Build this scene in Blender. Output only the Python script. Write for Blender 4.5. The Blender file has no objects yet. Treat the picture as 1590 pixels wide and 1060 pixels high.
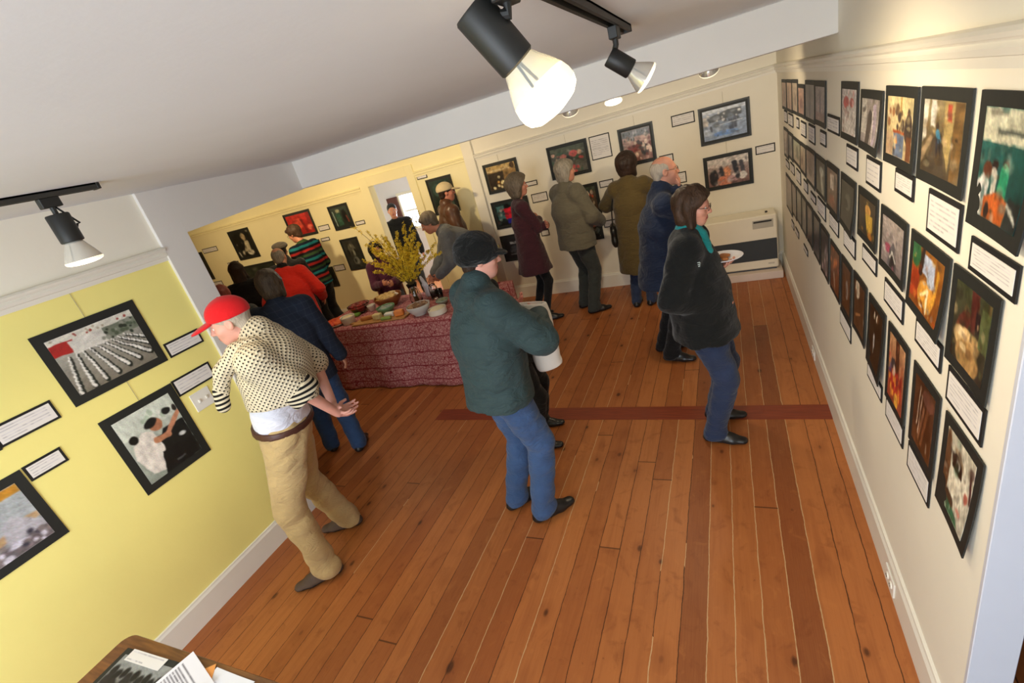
import bpy, math, random
import numpy as np
from mathutils import Matrix, Vector

random.seed(7)
SC = bpy.context.scene
COL = SC.collection

# ------------------------------------------------------------------ camera
cam_d = bpy.data.cameras.new('camera')
cam_d.sensor_fit = 'HORIZONTAL'
cam_d.sensor_width = 36.0
cam_d.lens = 747.14 / 1590.0 * 36.0
cam_d.clip_start = 0.05
cam = bpy.data.objects.new('camera', cam_d)
COL.objects.link(cam)
ROT = Matrix(((0.90047877, 0.07169547, 0.42894958),
              (0.35427698, 0.45113465, -0.81912474),
              (-0.25224155, 0.88957141, 0.38083712)))
cam.matrix_world = Matrix.Translation((0, 0, 2.14)) @ ROT.to_4x4()
SC.camera = cam

# ------------------------------------------------------------------ world, light, exposure
SC.view_settings.view_transform = 'Standard'
SC.view_settings.look = 'None'
SC.view_settings.gamma = 1.0
SC.view_settings.use_curve_mapping = False
SC.view_settings.exposure = -0.06
SC.cycles.use_denoising = True
SC.cycles.max_bounces = 8
SC.cycles.diffuse_bounces = 5
SC.cycles.sample_clamp_indirect = 6.0
wd = bpy.data.worlds.new('daylight')
SC.world = wd
wd.use_nodes = True
wd.node_tree.nodes['Background'].inputs[0].default_value = (0.80, 0.88, 1.0, 1)
wd.node_tree.nodes['Background'].inputs[1].default_value = 0.5


def area(name, loc, target, sx, sy, power, color):
    d = bpy.data.lights.new(name, 'AREA')
    d.shape = 'RECTANGLE'
    d.size, d.size_y, d.energy, d.color = sx, sy, power, color
    o = bpy.data.objects.new(name, d)
    COL.objects.link(o)
    o.location = loc
    o.rotation_euler = (Vector(target) - Vector(loc)).to_track_quat('-Z', 'Y').to_euler()
    return o


def spot(name, loc, target, power, color, size=100, blend=1.0, rad=0.05):
    d = bpy.data.lights.new(name, 'SPOT')
    d.energy, d.color, d.spot_size, d.spot_blend, d.shadow_soft_size = power, color, math.radians(size), blend, rad
    o = bpy.data.objects.new(name, d)
    COL.objects.link(o)
    o.location = loc
    o.rotation_euler = (Vector(target) - Vector(loc)).to_track_quat('-Z', 'Y').to_euler()
    return o


WARM = (1.0, 0.80, 0.52)
# daylight through the windows of the wall behind the photographer
area('window_daylight', (-1.1, -1.9, 1.45), (-1.25, 2.5, 2.1), 2.6, 1.7, 128, (0.80, 0.90, 1.0))
# daylight in the far room behind the doorway
area('far_room_daylight', (-5.29, 7.93, 1.36), (-5.1, 6.5, 1.0), 0.74, 0.58, 45, (0.86, 0.92, 1.0))

# geometry of the place (metres)
XL, XR, YB = -3.024, 0.514, 6.10
ZC = 2.385


# ------------------------------------------------------------------ helpers: objects
def put(o, parent=None):
    COL.objects.link(o)
    if parent is not None:
        o.parent = parent
    return o


def thing(name, label, cat, loc=(0, 0, 0), rz=0.0, group=None):
    o = bpy.data.objects.new(name, None)
    o.empty_display_size = 0.05
    COL.objects.link(o)
    o.location = loc
    o.rotation_euler = (0, 0, rz)
    o['label'] = label
    o['category'] = cat
    if group:
        o['group'] = group
    return o


def tag(o, label, cat, group=None):
    o['label'] = label
    o['category'] = cat
    if group:
        o['group'] = group
    return o


def from_arrays(name, V, Q, mats, parent=None, smooth=False, mi=None, loc=None):
    """quads or mixed polygons -> one mesh object"""
    me = bpy.data.meshes.new(name)
    V = np.asarray(V, dtype=np.float32)
    if isinstance(Q, np.ndarray):
        n, k = Q.shape
        me.vertices.add(len(V))
        me.vertices.foreach_set('co', V.ravel())
        me.loops.add(n * k)
        me.loops.foreach_set('vertex_index', Q.astype(np.int32).ravel())
        me.polygons.add(n)
        me.polygons.foreach_set('loop_start', np.arange(0, n * k, k, dtype=np.int32))
        me.polygons.foreach_set('loop_total', np.full(n, k, dtype=np.int32))
        me.update(calc_edges=True)
    else:
        me.from_pydata([tuple(map(float, v)) for v in V], [], Q)
    if not isinstance(mats, (list, tuple)):
        mats = [mats]
    for m in mats:
        me.materials.append(m)
    if mi is not None:
        me.polygons.foreach_set('material_index', np.asarray(mi, dtype=np.int32))
    if smooth:
        me.polygons.foreach_set('use_smooth', np.ones(len(me.polygons), dtype=bool))
    me.validate()
    o = bpy.data.objects.new(name, me)
    if loc is not None:
        o.location = loc
    return put(o, parent)


class MB:
    """collects shapes for one mesh"""
    def __init__(s):
        s.v, s.f, s.m = [], [], []

    def add(s, V, F, mi=0):
        b = len(s.v)
        s.v += [tuple(map(float, p)) for p in V]
        s.f += [tuple(b + i for i in f) for f in F]
        s.m += [mi] * len(F)
        return s

    def box(s, a, b, mi=0, bev=0.0):
        x0, y0, z0 = a
        x1, y1, z1 = b
        if bev > 0:
            # chamfered box: 24 corner points
            P, idx = [], {}
            for ix, x in enumerate((x0, x1)):
                for iy, y in enumerate((y0, y1)):
                    for iz, z in enumerate((z0, z1)):
                        sx, sy, sz = (1 if ix == 0 else -1), (1 if iy == 0 else -1), (1 if iz == 0 else -1)
                        for k in range(3):
                            q = [x, y, z]
                            for j, sg in enumerate((sx, sy, sz)):
                                if j != k:
                                    q[j] += sg * bev
                            idx[(ix, iy, iz, k)] = len(P)
                            P.append(q)
            F = []
            g = lambda ix, iy, iz, k: idx[(ix, iy, iz, k)]
            # points with k=axis keep that axis coordinate at the face
            for i in (0, 1):
                F.append([g(i, 0, 0, 0), g(i, 1, 0, 0), g(i, 1, 1, 0), g(i, 0, 1, 0)][::(1 if i else -1)])
                F.append([g(0, i, 0, 1), g(0, i, 1, 1), g(1, i, 1, 1), g(1, i, 0, 1)][::(1 if i else -1)])
                F.append([g(0, 0, i, 2), g(1, 0, i, 2), g(1, 1, i, 2), g(0, 1, i, 2)][::(1 if i else -1)])
            for i in (0, 1):
                for j in (0, 1):
                    fl = 1 if (i + j) % 2 == 0 else -1
                    F.append([g(i, j, 0, 0), g(i, j, 0, 1), g(i, j, 1, 1), g(i, j, 1, 0)][::-fl])
                    F.append([g(i, 0, j, 0), g(i, 0, j, 2), g(i, 1, j, 2), g(i, 1, j, 0)][::fl])
                    F.append([g(0, i, j, 1), g(0, i, j, 2), g(1, i, j, 2), g(1, i, j, 1)][::-fl])
                    for k in (0, 1):
                        t = [g(i, j, k, 0), g(i, j, k, 1), g(i, j, k, 2)]
                        F.append(t if (i + j + k) % 2 == 1 else t[::-1])
            return s.add(P, F, mi)
        V = [(x0, y0, z0), (x1, y0, z0), (x1, y1, z0), (x0, y1, z0), (x0, y0, z1), (x1, y0, z1), (x1, y1, z1), (x0, y1, z1)]
        F = [(0, 3, 2, 1), (4, 5, 6, 7), (0, 1, 5, 4), (1, 2, 6, 5), (2, 3, 7, 6), (3, 0, 4, 7)]
        return s.add(V, F, mi)

    def tube(s, pts, r, n=8, mi=0, caps=True):
        pts = [Vector(p) for p in pts]
        rs = r if isinstance(r, (list, tuple)) else [r] * len(pts)
        V, F = [], []
        ref = None
        for i, p in enumerate(pts):
            t = (pts[min(i + 1, len(pts) - 1)] - pts[max(i - 1, 0)]).normalized()
            if ref is None:
                ref = t.orthogonal().normalized()
            ref = (ref - t * ref.dot(t)).normalized()
            b = t.cross(ref)
            for k in range(n):
                a = 2 * math.pi * k / n
                V.append(p + (ref * math.cos(a) + b * math.sin(a)) * rs[i])
        for i in range(len(pts) - 1):
            for k in range(n):
                F.append((i * n + k, i * n + (k + 1) % n, (i + 1) * n + (k + 1) % n, (i + 1) * n + k))
        if caps:
            F.append(tuple(range(n))[::-1])
            F.append(tuple(range((len(pts) - 1) * n, len(pts) * n)))
        return s.add(V, F, mi)

    def lathe(s, prof, n=24, o=(0, 0, 0), axis=(0, 0, 1), mi=0, cap0=False, cap1=False):
        ax = Vector(axis).normalized()
        u = ax.orthogonal().normalized()
        w = ax.cross(u)
        o = Vector(o)
        V, F = [], []
        for r, z in prof:
            for k in range(n):
                a = 2 * math.pi * k / n
                V.append(o + ax * z + (u * math.cos(a) + w * math.sin(a)) * r)
        for i in range(len(prof) - 1):
            for k in range(n):
                F.append((i * n + k, i * n + (k + 1) % n, (i + 1) * n + (k + 1) % n, (i + 1) * n + k))
        if cap0:
            F.append(tuple(range(n))[::-1])
        if cap1:
            F.append(tuple(range((len(prof) - 1) * n, len(prof) * n)))
        return s.add(V, F, mi)

    def build(s, name, mats, parent=None, smooth=False, loc=None):
        V = np.array(s.v, dtype=np.float32)
        if loc is not None:
            V = V - np.array(loc, dtype=np.float32)
        return from_arrays(name, V, s.f, mats, parent, smooth, s.m, loc)


def autosmooth(o, ang=40):
    me = o.data
    me.polygons.foreach_set('use_smooth', np.ones(len(me.polygons), dtype=bool))
    me.set_sharp_from_angle(angle=math.radians(ang))
    return o


# ------------------------------------------------------------------ helpers: materials
def lin(c):
    out = []
    for x in c[:3]:
        x = x / 255.0
        out.append(x / 12.92 if x <= 0.04045 else ((x + 0.055) / 1.055) ** 2.4)
    return (out[0], out[1], out[2], 1.0)


class NT:
    def __init__(s, name):
        s.m = bpy.data.materials.new(name)
        s.m.use_nodes = True
        s.t = s.m.node_tree
        s.b = s.t.nodes['Principled BSDF']

    def n(s, typ, **kw):
        nd = s.t.nodes.new(typ)
        for k, v in kw.items():
            if k.startswith('i_'):
                key = k[2:]
                key = int(key) if key.isdigit() else key
                nd.inputs[key].default_value = v
            else:
                setattr(nd, k, v)
        return nd

    def l(s, a, b):
        s.t.links.new(a, b)

    def math(s, op, a, b=None, c=None):
        nd = s.n('ShaderNodeMath', operation=op)
        for i, x in enumerate((a, b, c)):
            if x is None:
                continue
            if isinstance(x, (int, float)):
                nd.inputs[i].default_value = x
            else:
                s.l(x, nd.inputs[i])
        return nd.outputs[0]

    def mix(s, fac, a, b, blend='MIX'):
        nd = s.n('ShaderNodeMix', data_type='RGBA', blend_type=blend)
        for i, x in ((0, fac), (6, a), (7, b)):
            if isinstance(x, (int, float, tuple)):
                nd.inputs[i].default_value = x
            else:
                s.l(x, nd.inputs[i])
        return nd.outputs[2]

    def coord(s, scale=(1, 1, 1), src='Object', rot=(0, 0, 0)):
        tc = s.n('ShaderNodeTexCoord')
        mp = s.n('ShaderNodeMapping')
        mp.inputs['Scale'].default_value = scale
        mp.inputs['Rotation'].default_value = rot
        s.l(tc.outputs[src], mp.inputs[0])
        return mp.outputs[0]

    def noise(s, vec, scale=5.0, detail=3.0, rough=0.5, dist=0.0):
        nd = s.n('ShaderNodeTexNoise')
        nd.inputs['Scale'].default_value = scale
        nd.inputs['Detail'].default_value = detail
        nd.inputs['Roughness'].default_value = rough
        nd.inputs['Distortion'].default_value = dist
        s.l(vec, nd.inputs['Vector'])
        return nd.outputs['Fac']

    def ramp(s, fac, stops):
        nd = s.n('ShaderNodeValToRGB')
        e = nd.color_ramp.elements
        while len(e) < len(stops):
            e.new(0.5)
        for i, (p, c) in enumerate(stops):
            e[i].position = p
            e[i].color = c
        s.l(fac, nd.inputs[0])
        return nd.outputs[0]

    def bump(s, h, strength=0.3, dist=0.01):
        nd = s.n('ShaderNodeBump')
        nd.inputs['Strength'].default_value = strength
        nd.inputs['Distance'].default_value = dist
        s.l(h, nd.inputs['Height'])
        s.l(nd.outputs[0], s.b.inputs['Normal'])

    def set(s, **kw):
        for k, v in kw.items():
            s.b.inputs[k.replace('_', ' ')].default_value = v
        return s


MATS = {}


def flat(name, c, rough=0.6, var=0.06, nscale=6.0, bump=0.0, bscale=60.0, spec=0.5, metal=0.0, bdist=0.004):
    if name in MATS:
        return MATS[name]
    t = NT(name)
    vec = t.coord()
    f = t.noise(vec, nscale, 3)
    a = lin(c)
    d = tuple(max(0, x * (1 - var)) for x in a[:3]) + (1,)
    e = tuple(min(1, x * (1 + var)) for x in a[:3]) + (1,)
    t.l(t.ramp(f, [(0.3, d), (0.7, e)]), t.b.inputs['Base Color'])
    t.set(Roughness=rough, Metallic=metal)
    t.b.inputs['Specular IOR Level'].default_value = spec
    if bump > 0:
        t.bump(t.noise(vec, bscale, 4), bump, bdist)
    MATS[name] = t.m
    return t.m


def cloth(name, c, weave=900.0, var=0.18, rough=0.9, bump=0.5, c2=None, nscale=9.0, sheen=0.15):
    """woven cloth: mottled tone, fine weave, soft folds"""
    if name in MATS:
        return MATS[name]
    t = NT(name)
    vec = t.coord()
    a = lin(c)
    d = lin(c2) if c2 else tuple(x * (1 - var * 1.6) for x in a[:3]) + (1,)
    f = t.noise(vec, nscale, 4, 0.6)
    base = t.ramp(f, [(0.35, d), (0.65, a)])
    fine = t.noise(vec, weave * 0.25, 2, 0.6)
    base = t.mix(t.math('MULTIPLY', fine, 0.25), base, tuple(min(1, x * 1.5) for x in a[:3]) + (1,))
    t.l(base, t.b.inputs['Base Color'])
    t.set(Roughness=rough)
    t.b.inputs['Specular IOR Level'].default_value = 0.2
    t.b.inputs['Sheen Weight'].default_value = sheen
    big = t.noise(t.coord((1, 1, 2.0)), 9.0, 4, 0.55, 1.6)
    t.bump(t.math('ADD', t.math('MULTIPLY', fine, 0.05), big), bump, 0.035)
    MATS[name] = t.m
    return t.m


def emit(name, c, strength):
    t = NT(name)
    t.b.inputs['Base Color'].default_value = lin(c)
    t.b.inputs['Emission Color'].default_value = lin(c)
    t.b.inputs['Emission Strength'].default_value = strength
    return t.m


def glass(name, c=(255, 255, 255), rough=0.02, ior=1.45):
    t = NT(name)
    t.b.inputs['Base Color'].default_value = lin(c)
    t.set(Roughness=rough, IOR=ior)
    t.b.inputs['Transmission Weight'].default_value = 1.0
    return t.m


# ------------------------------------------------------------------ signed-distance modelling (bodies, clothes, soft things)
class Field:
    def __init__(s, h=0.007):
        s.h, s.ops = h, []
        s.lo, s.hi = np.full(3, 1e9), np.full(3, -1e9)

    def _box(s, lo, hi):
        s.lo = np.minimum(s.lo, lo)
        s.hi = np.maximum(s.hi, hi)

    def cone(s, a, b, r1, r2=None, k=0.02, flat=None, mode=0):
        a, b = np.array(a, float), np.array(b, float)
        r2 = r1 if r2 is None else r2
        R = max(r1, r2)
        lo, hi = np.minimum(a, b) - R, np.maximum(a, b) + R
        if mode == 0:
            s._box(lo, hi)

        def fn(X, Y, Z):
            px, py, pz = X - a[0], Y - a[1], Z - a[2]
            ab = b - a
            if flat is not None:
                n, ratio = np.array(flat[0], float), flat[1]
                g = 1.0 / ratio - 1.0
                dn = px * n[0] + py * n[1] + pz * n[2]
                px, py, pz = px + n[0] * dn * g, py + n[1] * dn * g, pz + n[2] * dn * g
                ab = ab + n * (ab @ n) * g
            t = np.clip((px * ab[0] + py * ab[1] + pz * ab[2]) / max(ab @ ab, 1e-9), 0, 1)
            dx, dy, dz = px - t * ab[0], py - t * ab[1], pz - t * ab[2]
            return np.sqrt(dx * dx + dy * dy + dz * dz) - (r1 + (r2 - r1) * t)
        s.ops.append((fn, lo, hi, k, mode))
        return s

    def ell(s, c, r, k=0.02, R=None, mode=0):
        c, r = np.array(c, float), np.array(r, float)
        M = np.eye(3) if R is None else np.array(R)
        ext = np.sqrt(((M * r) ** 2).sum(1))
        lo, hi = c - ext, c + ext
        if mode == 0:
            s._box(lo, hi)

        def fn(X, Y, Z):
            px, py, pz = X - c[0], Y - c[1], Z - c[2]
            q = [(px * M[0, i] + py * M[1, i] + pz * M[2, i]) for i in range(3)]
            k0 = np.sqrt(sum((q[i] / r[i]) ** 2 for i in range(3)))
            k1 = np.sqrt(sum((q[i] / (r[i] ** 2)) ** 2 for i in range(3))) + 1e-6
            return k0 * (k0 - 1.0) / k1
        s.ops.append((fn, lo, hi, k, mode))
        return s

    def chain(s, pts, rs, k=0.02, flat=None):
        for i in range(len(pts) - 1):
            s.cone(pts[i], pts[i + 1], rs[i], rs[i + 1], k, flat)
        return s

    def cut(s, n, p, k=0.0):
        """keep the side the normal points away from"""
        n, p = np.array(n, float), np.array(p, float)
        n = n / np.linalg.norm(n)
        s.ops.append((lambda X, Y, Z: (X - p[0]) * n[0] + (Y - p[1]) * n[1] + (Z - p[2]) * n[2], None, None, k, 2))
        return s

    def wrinkle(s, amp, seed=0, freq=60.0, vert=1.6, zlo=None):
        rng = np.random.RandomState(seed)
        W = []
        for i in range(5):
            d = rng.normal(size=3)
            d[2] *= vert
            d /= np.linalg.norm(d)
            e = rng.normal(size=3)
            e /= np.linalg.norm(e)
            W.append((d * freq * rng.uniform(0.5, 1.3), e * freq * 0.45, rng.uniform(0, 6.28, 2)))

        def fn(X, Y, Z):
            t = 0
            for d, e, ph in W:
                t = t + (1.0 - 2.0 * np.abs(np.sin(0.5 * (X * d[0] + Y * d[1] + Z * d[2] + ph[0] + 1.8 * np.sin(X * e[0] + Y * e[1] + Z * e[2] + ph[1])))))
            return t * (amp / 3.0)
        s.ops.append((fn, None, None, 0, 3))
        s.pad = amp * 1.7
        return s

    def grid(s):
        h = s.h
        pad = 3 * h + getattr(s, 'pad', 0)
        lo, hi = s.lo - pad, s.hi + pad
        n = np.ceil((hi - lo) / h).astype(int) + 1
        ax = [(lo[i] + h * np.arange(n[i])).astype(np.float32) for i in range(3)]
        D = np.full(tuple(n), 0.5, dtype=np.float32)
        for fn, l, u, k, mode in s.ops:
            if l is None:
                i0, i1 = np.zeros(3, int), n
            else:
                m = k + 3 * h + 0.01
                i0 = np.clip(np.floor((l - m - lo) / h).astype(int), 0, n)
                i1 = np.clip(np.ceil((u + m - lo) / h).astype(int) + 1, 0, n)
            if (i1 <= i0).any():
                continue
            sl = tuple(slice(i0[i], i1[i]) for i in range(3))
            X = ax[0][sl[0]][:, None, None]
            Y = ax[1][sl[1]][None, :, None]
            Z = ax[2][sl[2]][None, None, :]
            d = np.broadcast_to(np.asarray(fn(X, Y, Z), dtype=np.float32), D[sl].shape)
            a = D[sl]
            if mode == 0:
                r = np.minimum(a, d)
                if k > 0:
                    hh = np.maximum(k - np.abs(a - d), 0) / k
                    r = r - hh * hh * k * 0.25
            elif mode == 1:
                r = np.maximum(a, -d)
                if k > 0:
                    hh = np.maximum(k - np.abs(a + d), 0) / k
                    r = r + hh * hh * k * 0.25
            elif mode == 2:
                r = np.maximum(a, d)
            else:
                r = a + d
            D[sl] = r
        return D, lo, h

    def mesh(s, smooth=2):
        D, lo, h = s.grid()
        S = D < 0
        A = (slice(0, -1), slice(1, None))
        cnt = np.zeros(tuple(np.array(D.shape) - 1), dtype=np.int8)
        for i in (0, 1):
            for j in (0, 1):
                for k in (0, 1):
                    cnt += S[A[i], A[j], A[k]]
        act = (cnt > 0) & (cnt < 8)
        I = np.argwhere(act)
        if len(I) == 0:
            raise ValueError('empty field')
        vid = np.full(act.shape, -1, dtype=np.int64)
        vid[act] = np.arange(len(I))
        P = np.zeros((len(I), 3))
        C = np.zeros(len(I))
        corners = [(i, j, k) for i in (0, 1) for j in (0, 1) for k in (0, 1)]
        for a in corners:
            for axis in range(3):
                if a[axis] == 1:
                    continue
                b = list(a)
                b[axis] = 1
                da = D[I[:, 0] + a[0], I[:, 1] + a[1], I[:, 2] + a[2]]
                db = D[I[:, 0] + b[0], I[:, 1] + b[1], I[:, 2] + b[2]]
                cr = (da < 0) != (db < 0)
                t = np.where(cr, da / np.where(cr, da - db, 1), 0)
                p = np.tile(np.array(a, float), (len(I), 1))
                p[:, axis] += t
                P += p * cr[:, None]
                C += cr
        P = P / C[:, None] + I
        V = lo + P * h
        Q = []
        for axis in range(3):
            a0 = [slice(None)] * 3
            a1 = [slice(None)] * 3
            a0[axis] = slice(0, -1)
            a1[axis] = slice(1, None)
            s0, s1 = S[tuple(a0)], S[tuple(a1)]
            E = np.argwhere(s0 != s1)
            inside = s0[E[:, 0], E[:, 1], E[:, 2]]
            u, w = [(1, 2), (2, 0), (0, 1)][axis]
            ok = (E[:, u] > 0) & (E[:, w] > 0) & (E[:, u] < vid.shape[u]) & (E[:, w] < vid.shape[w])
            E, inside = E[ok], inside[ok]
            q = []
            for du, dw in ((-1, -1), (0, -1), (0, 0), (-1, 0)):
                F = E.copy()
                F[:, u] += du
                F[:, w] += dw
                q.append(vid[F[:, 0], F[:, 1], F[:, 2]])
            q = np.stack(q, 1)
            q[~inside] = q[~inside][:, ::-1]
            Q.append(q)
        Q = np.concatenate(Q)
        for _ in range(smooth):
            acc = np.zeros_like(V)
            n = np.zeros(len(V))
            for a, b in ((0, 1), (1, 2), (2, 3), (3, 0)):
                for x, y in ((a, b), (b, a)):
                    for c in range(3):
                        acc[:, c] += np.bincount(Q[:, x], V[Q[:, y], c], len(V))
                    n += np.bincount(Q[:, x], None, len(V))
            V = V * 0.45 + (acc / np.maximum(n, 1)[:, None]) * 0.55
        return V, Q

    def build(s, name, mats, parent=None, smooth=2, matfn=None, loc=None):
        V, Q = s.mesh(smooth)
        mi = None
        if matfn is not None:
            mi = matfn(V[Q].mean(1))
        if loc is not None:
            V = V - np.array(loc)
        return from_arrays(name, V, Q, mats, parent, True, mi, loc)


# ------------------------------------------------------------------ the room
def wall_mat(name, c, var=0.025):
    t = NT(name)
    vec = t.coord()
    a = lin(c)
    f = t.noise(vec, 1.7, 4, 0.6)
    t.l(t.ramp(f, [(0.3, tuple(x * (1 - var) for x in a[:3]) + (1,)), (0.7, tuple(min(1, x * (1 + var)) for x in a[:3]) + (1,))]), t.b.inputs['Base Color'])
    t.set(Roughness=0.75)
    t.b.inputs['Specular IOR Level'].default_value = 0.25
    t.bump(t.noise(vec, 55.0, 4), 0.12, 0.003)
    return t.m


def floor_mat():
    t = NT('pine_floor_boards')
    tc = t.n('ShaderNodeTexCoord')
    sep = t.n('ShaderNodeSeparateXYZ')
    t.l(tc.outputs['Object'], sep.inputs[0])
    x, y = sep.outputs[0], sep.outputs[1]
    W = 0.112
    wob = t.noise(t.coord((1.5, 1.0, 1)), 5.0, 4, 0.7)
    xs = t.math('DIVIDE', t.math('ADD', x, t.math('MULTIPLY', t.math('SUBTRACT', wob, 0.5), 0.016)), W)
    pid = t.math('FLOOR', xs)
    wn = t.n('ShaderNodeTexWhiteNoise', noise_dimensions='1D')
    t.l(pid, wn.inputs['W'])
    # end joints: boards of different length, one row to the next
    off = t.math('MULTIPLY', wn.outputs[0], 5.3)
    bid = t.math('FLOOR', t.math('DIVIDE', t.math('ADD', y, off), 5.3))
    wn2 = t.n('ShaderNodeTexWhiteNoise', noise_dimensions='2D')
    cb = t.n('ShaderNodeCombineXYZ')
    t.l(pid, cb.inputs[0])
    t.l(bid, cb.inputs[1])
    t.l(cb.outputs[0], wn2.inputs['Vector'])
    tone = wn2.outputs[0]
    # grain
    cg = t.n('ShaderNodeCombineXYZ')
    t.l(t.math('ADD', t.math('MULTIPLY', x, 26.0), t.math('MULTIPLY', tone, 40.0)), cg.inputs[0])
    t.l(t.math('MULTIPLY', y, 1.7), cg.inputs[1])
    t.l(tone, cg.inputs[2])
    g1 = t.noise(cg.outputs[0], 1.0, 6, 0.62, 1.1)
    cg2 = t.n('ShaderNodeCombineXYZ')
    t.l(t.math('MULTIPLY', x, 220.0), cg2.inputs[0])
    t.l(t.math('MULTIPLY', y, 6.0), cg2.inputs[1])
    g2 = t.noise(cg2.outputs[0], 1.0, 3, 0.6)
    big = t.noise(t.coord((0.8, 0.5, 1)), 1.3, 3, 0.6)
    A, B, C_, D = lin((146, 78, 37)), lin((160, 92, 46)), lin((180, 110, 58)), lin((124, 64, 31))
    base = t.ramp(tone, [(0.0, A), (0.25, B), (0.6, C_), (0.85, B), (1.0, D)])
    base = t.mix(t.math('MULTIPLY', t.ramp(g1, [(0.45, (0, 0, 0, 1)), (0.75, (1, 1, 1, 1))]), 0.5), base, lin((130, 66, 30)))
    base = t.mix(t.math('MULTIPLY', g2, 0.3), base, lin((212, 142, 84)))
    base = t.mix(t.math('MULTIPLY', t.ramp(big, [(0.4, (0, 0, 0, 1)), (0.7, (1, 1, 1, 1))]), 0.3), base, lin((146, 74, 34)))
    # knots
    vo = t.n('ShaderNodeTexVoronoi', feature='F1', distance='EUCLIDEAN')
    vo.inputs['Scale'].default_value = 1.0
    ck = t.n('ShaderNodeCombineXYZ')
    t.l(t.math('MULTIPLY', x, 7.5), ck.inputs[0])
    t.l(t.math('MULTIPLY', y, 4.2), ck.inputs[1])
    t.l(ck.outputs[0], vo.inputs['Vector'])
    vo.inputs['Randomness'].default_value = 1.0
    sc = t.n('ShaderNodeSeparateColor')
    t.l(vo.outputs['Color'], sc.inputs[0])
    sz = t.math('MULTIPLY', sc.outputs[0], 0.16)
    halo = t.ramp(t.math('SUBTRACT', t.math('MULTIPLY', sc.outputs[0], 0.5), vo.outputs['Distance']), [(0.0, (0, 0, 0, 1)), (0.35, (1, 1, 1, 1))])
    base = t.mix(t.math('MULTIPLY', halo, 0.35), base, lin((120, 58, 26)))
    kn = t.math('SUBTRACT', sz, t.math('ADD', vo.outputs['Distance'], t.math('MULTIPLY', t.math('SUBTRACT', g2, 0.5), 0.06)))
    kf = t.ramp(t.math('MULTIPLY', kn, 14.0), [(0.0, (0, 0, 0, 1)), (0.9, (1, 1, 1, 1))])
    base = t.mix(t.math('MULTIPLY', kf, 0.75), base, lin((52, 24, 10)))
    # soft smudges across the boards, wear and fine dark specks
    cs = t.n('ShaderNodeCombineXYZ')
    t.l(t.math('ADD', t.math('MULTIPLY', x, 9.0), t.math('MULTIPLY', tone, 33.0)), cs.inputs[0])
    t.l(t.math('MULTIPLY', y, 8.0), cs.inputs[1])
    sm = t.noise(cs.outputs[0], 1.0, 5, 0.65, 0.8)
    base = t.mix(t.math('MULTIPLY', t.ramp(sm, [(0.56, (0, 0, 0, 1)), (0.78, (1, 1, 1, 1))]), 0.55), base, lin((112, 54, 24)))
    base = t.mix(t.math('MULTIPLY', t.ramp(sm, [(0.22, (1, 1, 1, 1)), (0.42, (0, 0, 0, 1))]), 0.35), base, lin((206, 134, 72)))
    sp_ = t.noise(t.coord((1, 0.6, 1)), 30.0, 4, 0.7)
    base = t.mix(t.math('MULTIPLY', t.ramp(sp_, [(0.66, (0, 0, 0, 1)), (0.74, (1, 1, 1, 1))]), 0.5), base, lin((84, 40, 18)))
    # seams: most dark, some filled pale
    fr = t.math('FRACT', xs)
    ed = t.math('MINIMUM', fr, t.math('SUBTRACT', 1.0, fr))
    gapw = t.math('ADD', -0.004, t.math('MULTIPLY', t.noise(t.coord((9, 2.2, 1)), 3.0, 6, 0.8), 0.044))
    seam = t.math('LESS_THAN', ed, gapw)
    # pale filler: only on some seams, by the id of the seam
    sid = t.math('FLOOR', t.math('ADD', xs, 0.5))
    wn3 = t.n('ShaderNodeTexWhiteNoise', noise_dimensions='1D')
    t.l(t.math('ADD', sid, 0.37), wn3.inputs['W'])
    pale = t.math('GREATER_THAN', t.math('ADD', wn3.outputs[0], t.math('MULTIPLY', t.noise(t.coord((2, 0.7, 1)), 2.0, 3), 0.5)), 1.02)
    sc_col = t.mix(pale, lin((52, 24, 12)), lin((204, 172, 126)))
    base = t.mix(t.math('MULTIPLY', seam, 0.85), base, sc_col)
    # end joints
    fy = t.math('FRACT', t.math('DIVIDE', t.math('ADD', y, off), 5.3))
    base = t.mix(t.math('MULTIPLY', t.math('LESS_THAN', fy, 0.0016), 0.7), base, lin((45, 22, 10)))
    t.l(base, t.b.inputs['Base Color'])
    t.l(t.math('ADD', 0.34, t.math('MULTIPLY', g1, 0.2)), t.b.inputs['Roughness'])
    t.b.inputs['Specular IOR Level'].default_value = 0.35
    t.bump(t.math('SUBTRACT', t.math('MULTIPLY', g2, 0.15), t.math('MULTIPLY', seam, 1.0)), 0.25, 0.004)
    return t.m


M_white = wall_mat('white_wall_paint', (240, 234, 218))
M_whitecool = wall_mat('white_beam_paint', (226, 222, 216))
M_yellow = wall_mat('yellow_wall_paint', (248, 236, 146))
M_cream = wall_mat('pale_cream_wall_paint', (246, 236, 190))
M_ceil = wall_mat('ceiling_paint', (222, 225, 228))
M_trim = flat('white_gloss_trim', (236, 232, 220), 0.4, 0.02)
M_floor = floor_mat()
M_far = wall_mat('far_room_paint', (228, 226, 232))


def struct(name, mb_or_o, mats=None, **kw):
    o = mb_or_o.build(name, mats, **kw) if isinstance(mb_or_o, MB) else mb_or_o
    o['kind'] = 'structure'
    return o


LX = -10.4
struct('floor', MB().box((LX, -3.0, -0.06), (1.2, 8.1, 0.0)), M_floor)
struct('ceiling', MB().box((LX, -3.0, ZC), (1.2, 8.1, ZC + 0.08)), M_ceil)

# left wall of the front room: yellow below the picture rail, cream white above
w = MB()
w.box((XL - 0.12, -3.0, 0.0), (XL, 1.83, 2.03), 0)
w.box((XL - 0.12, -3.0, 2.03), (XL, 1.83, ZC), 1)
struct('wall_left', w, [M_yellow, M_white])
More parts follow.
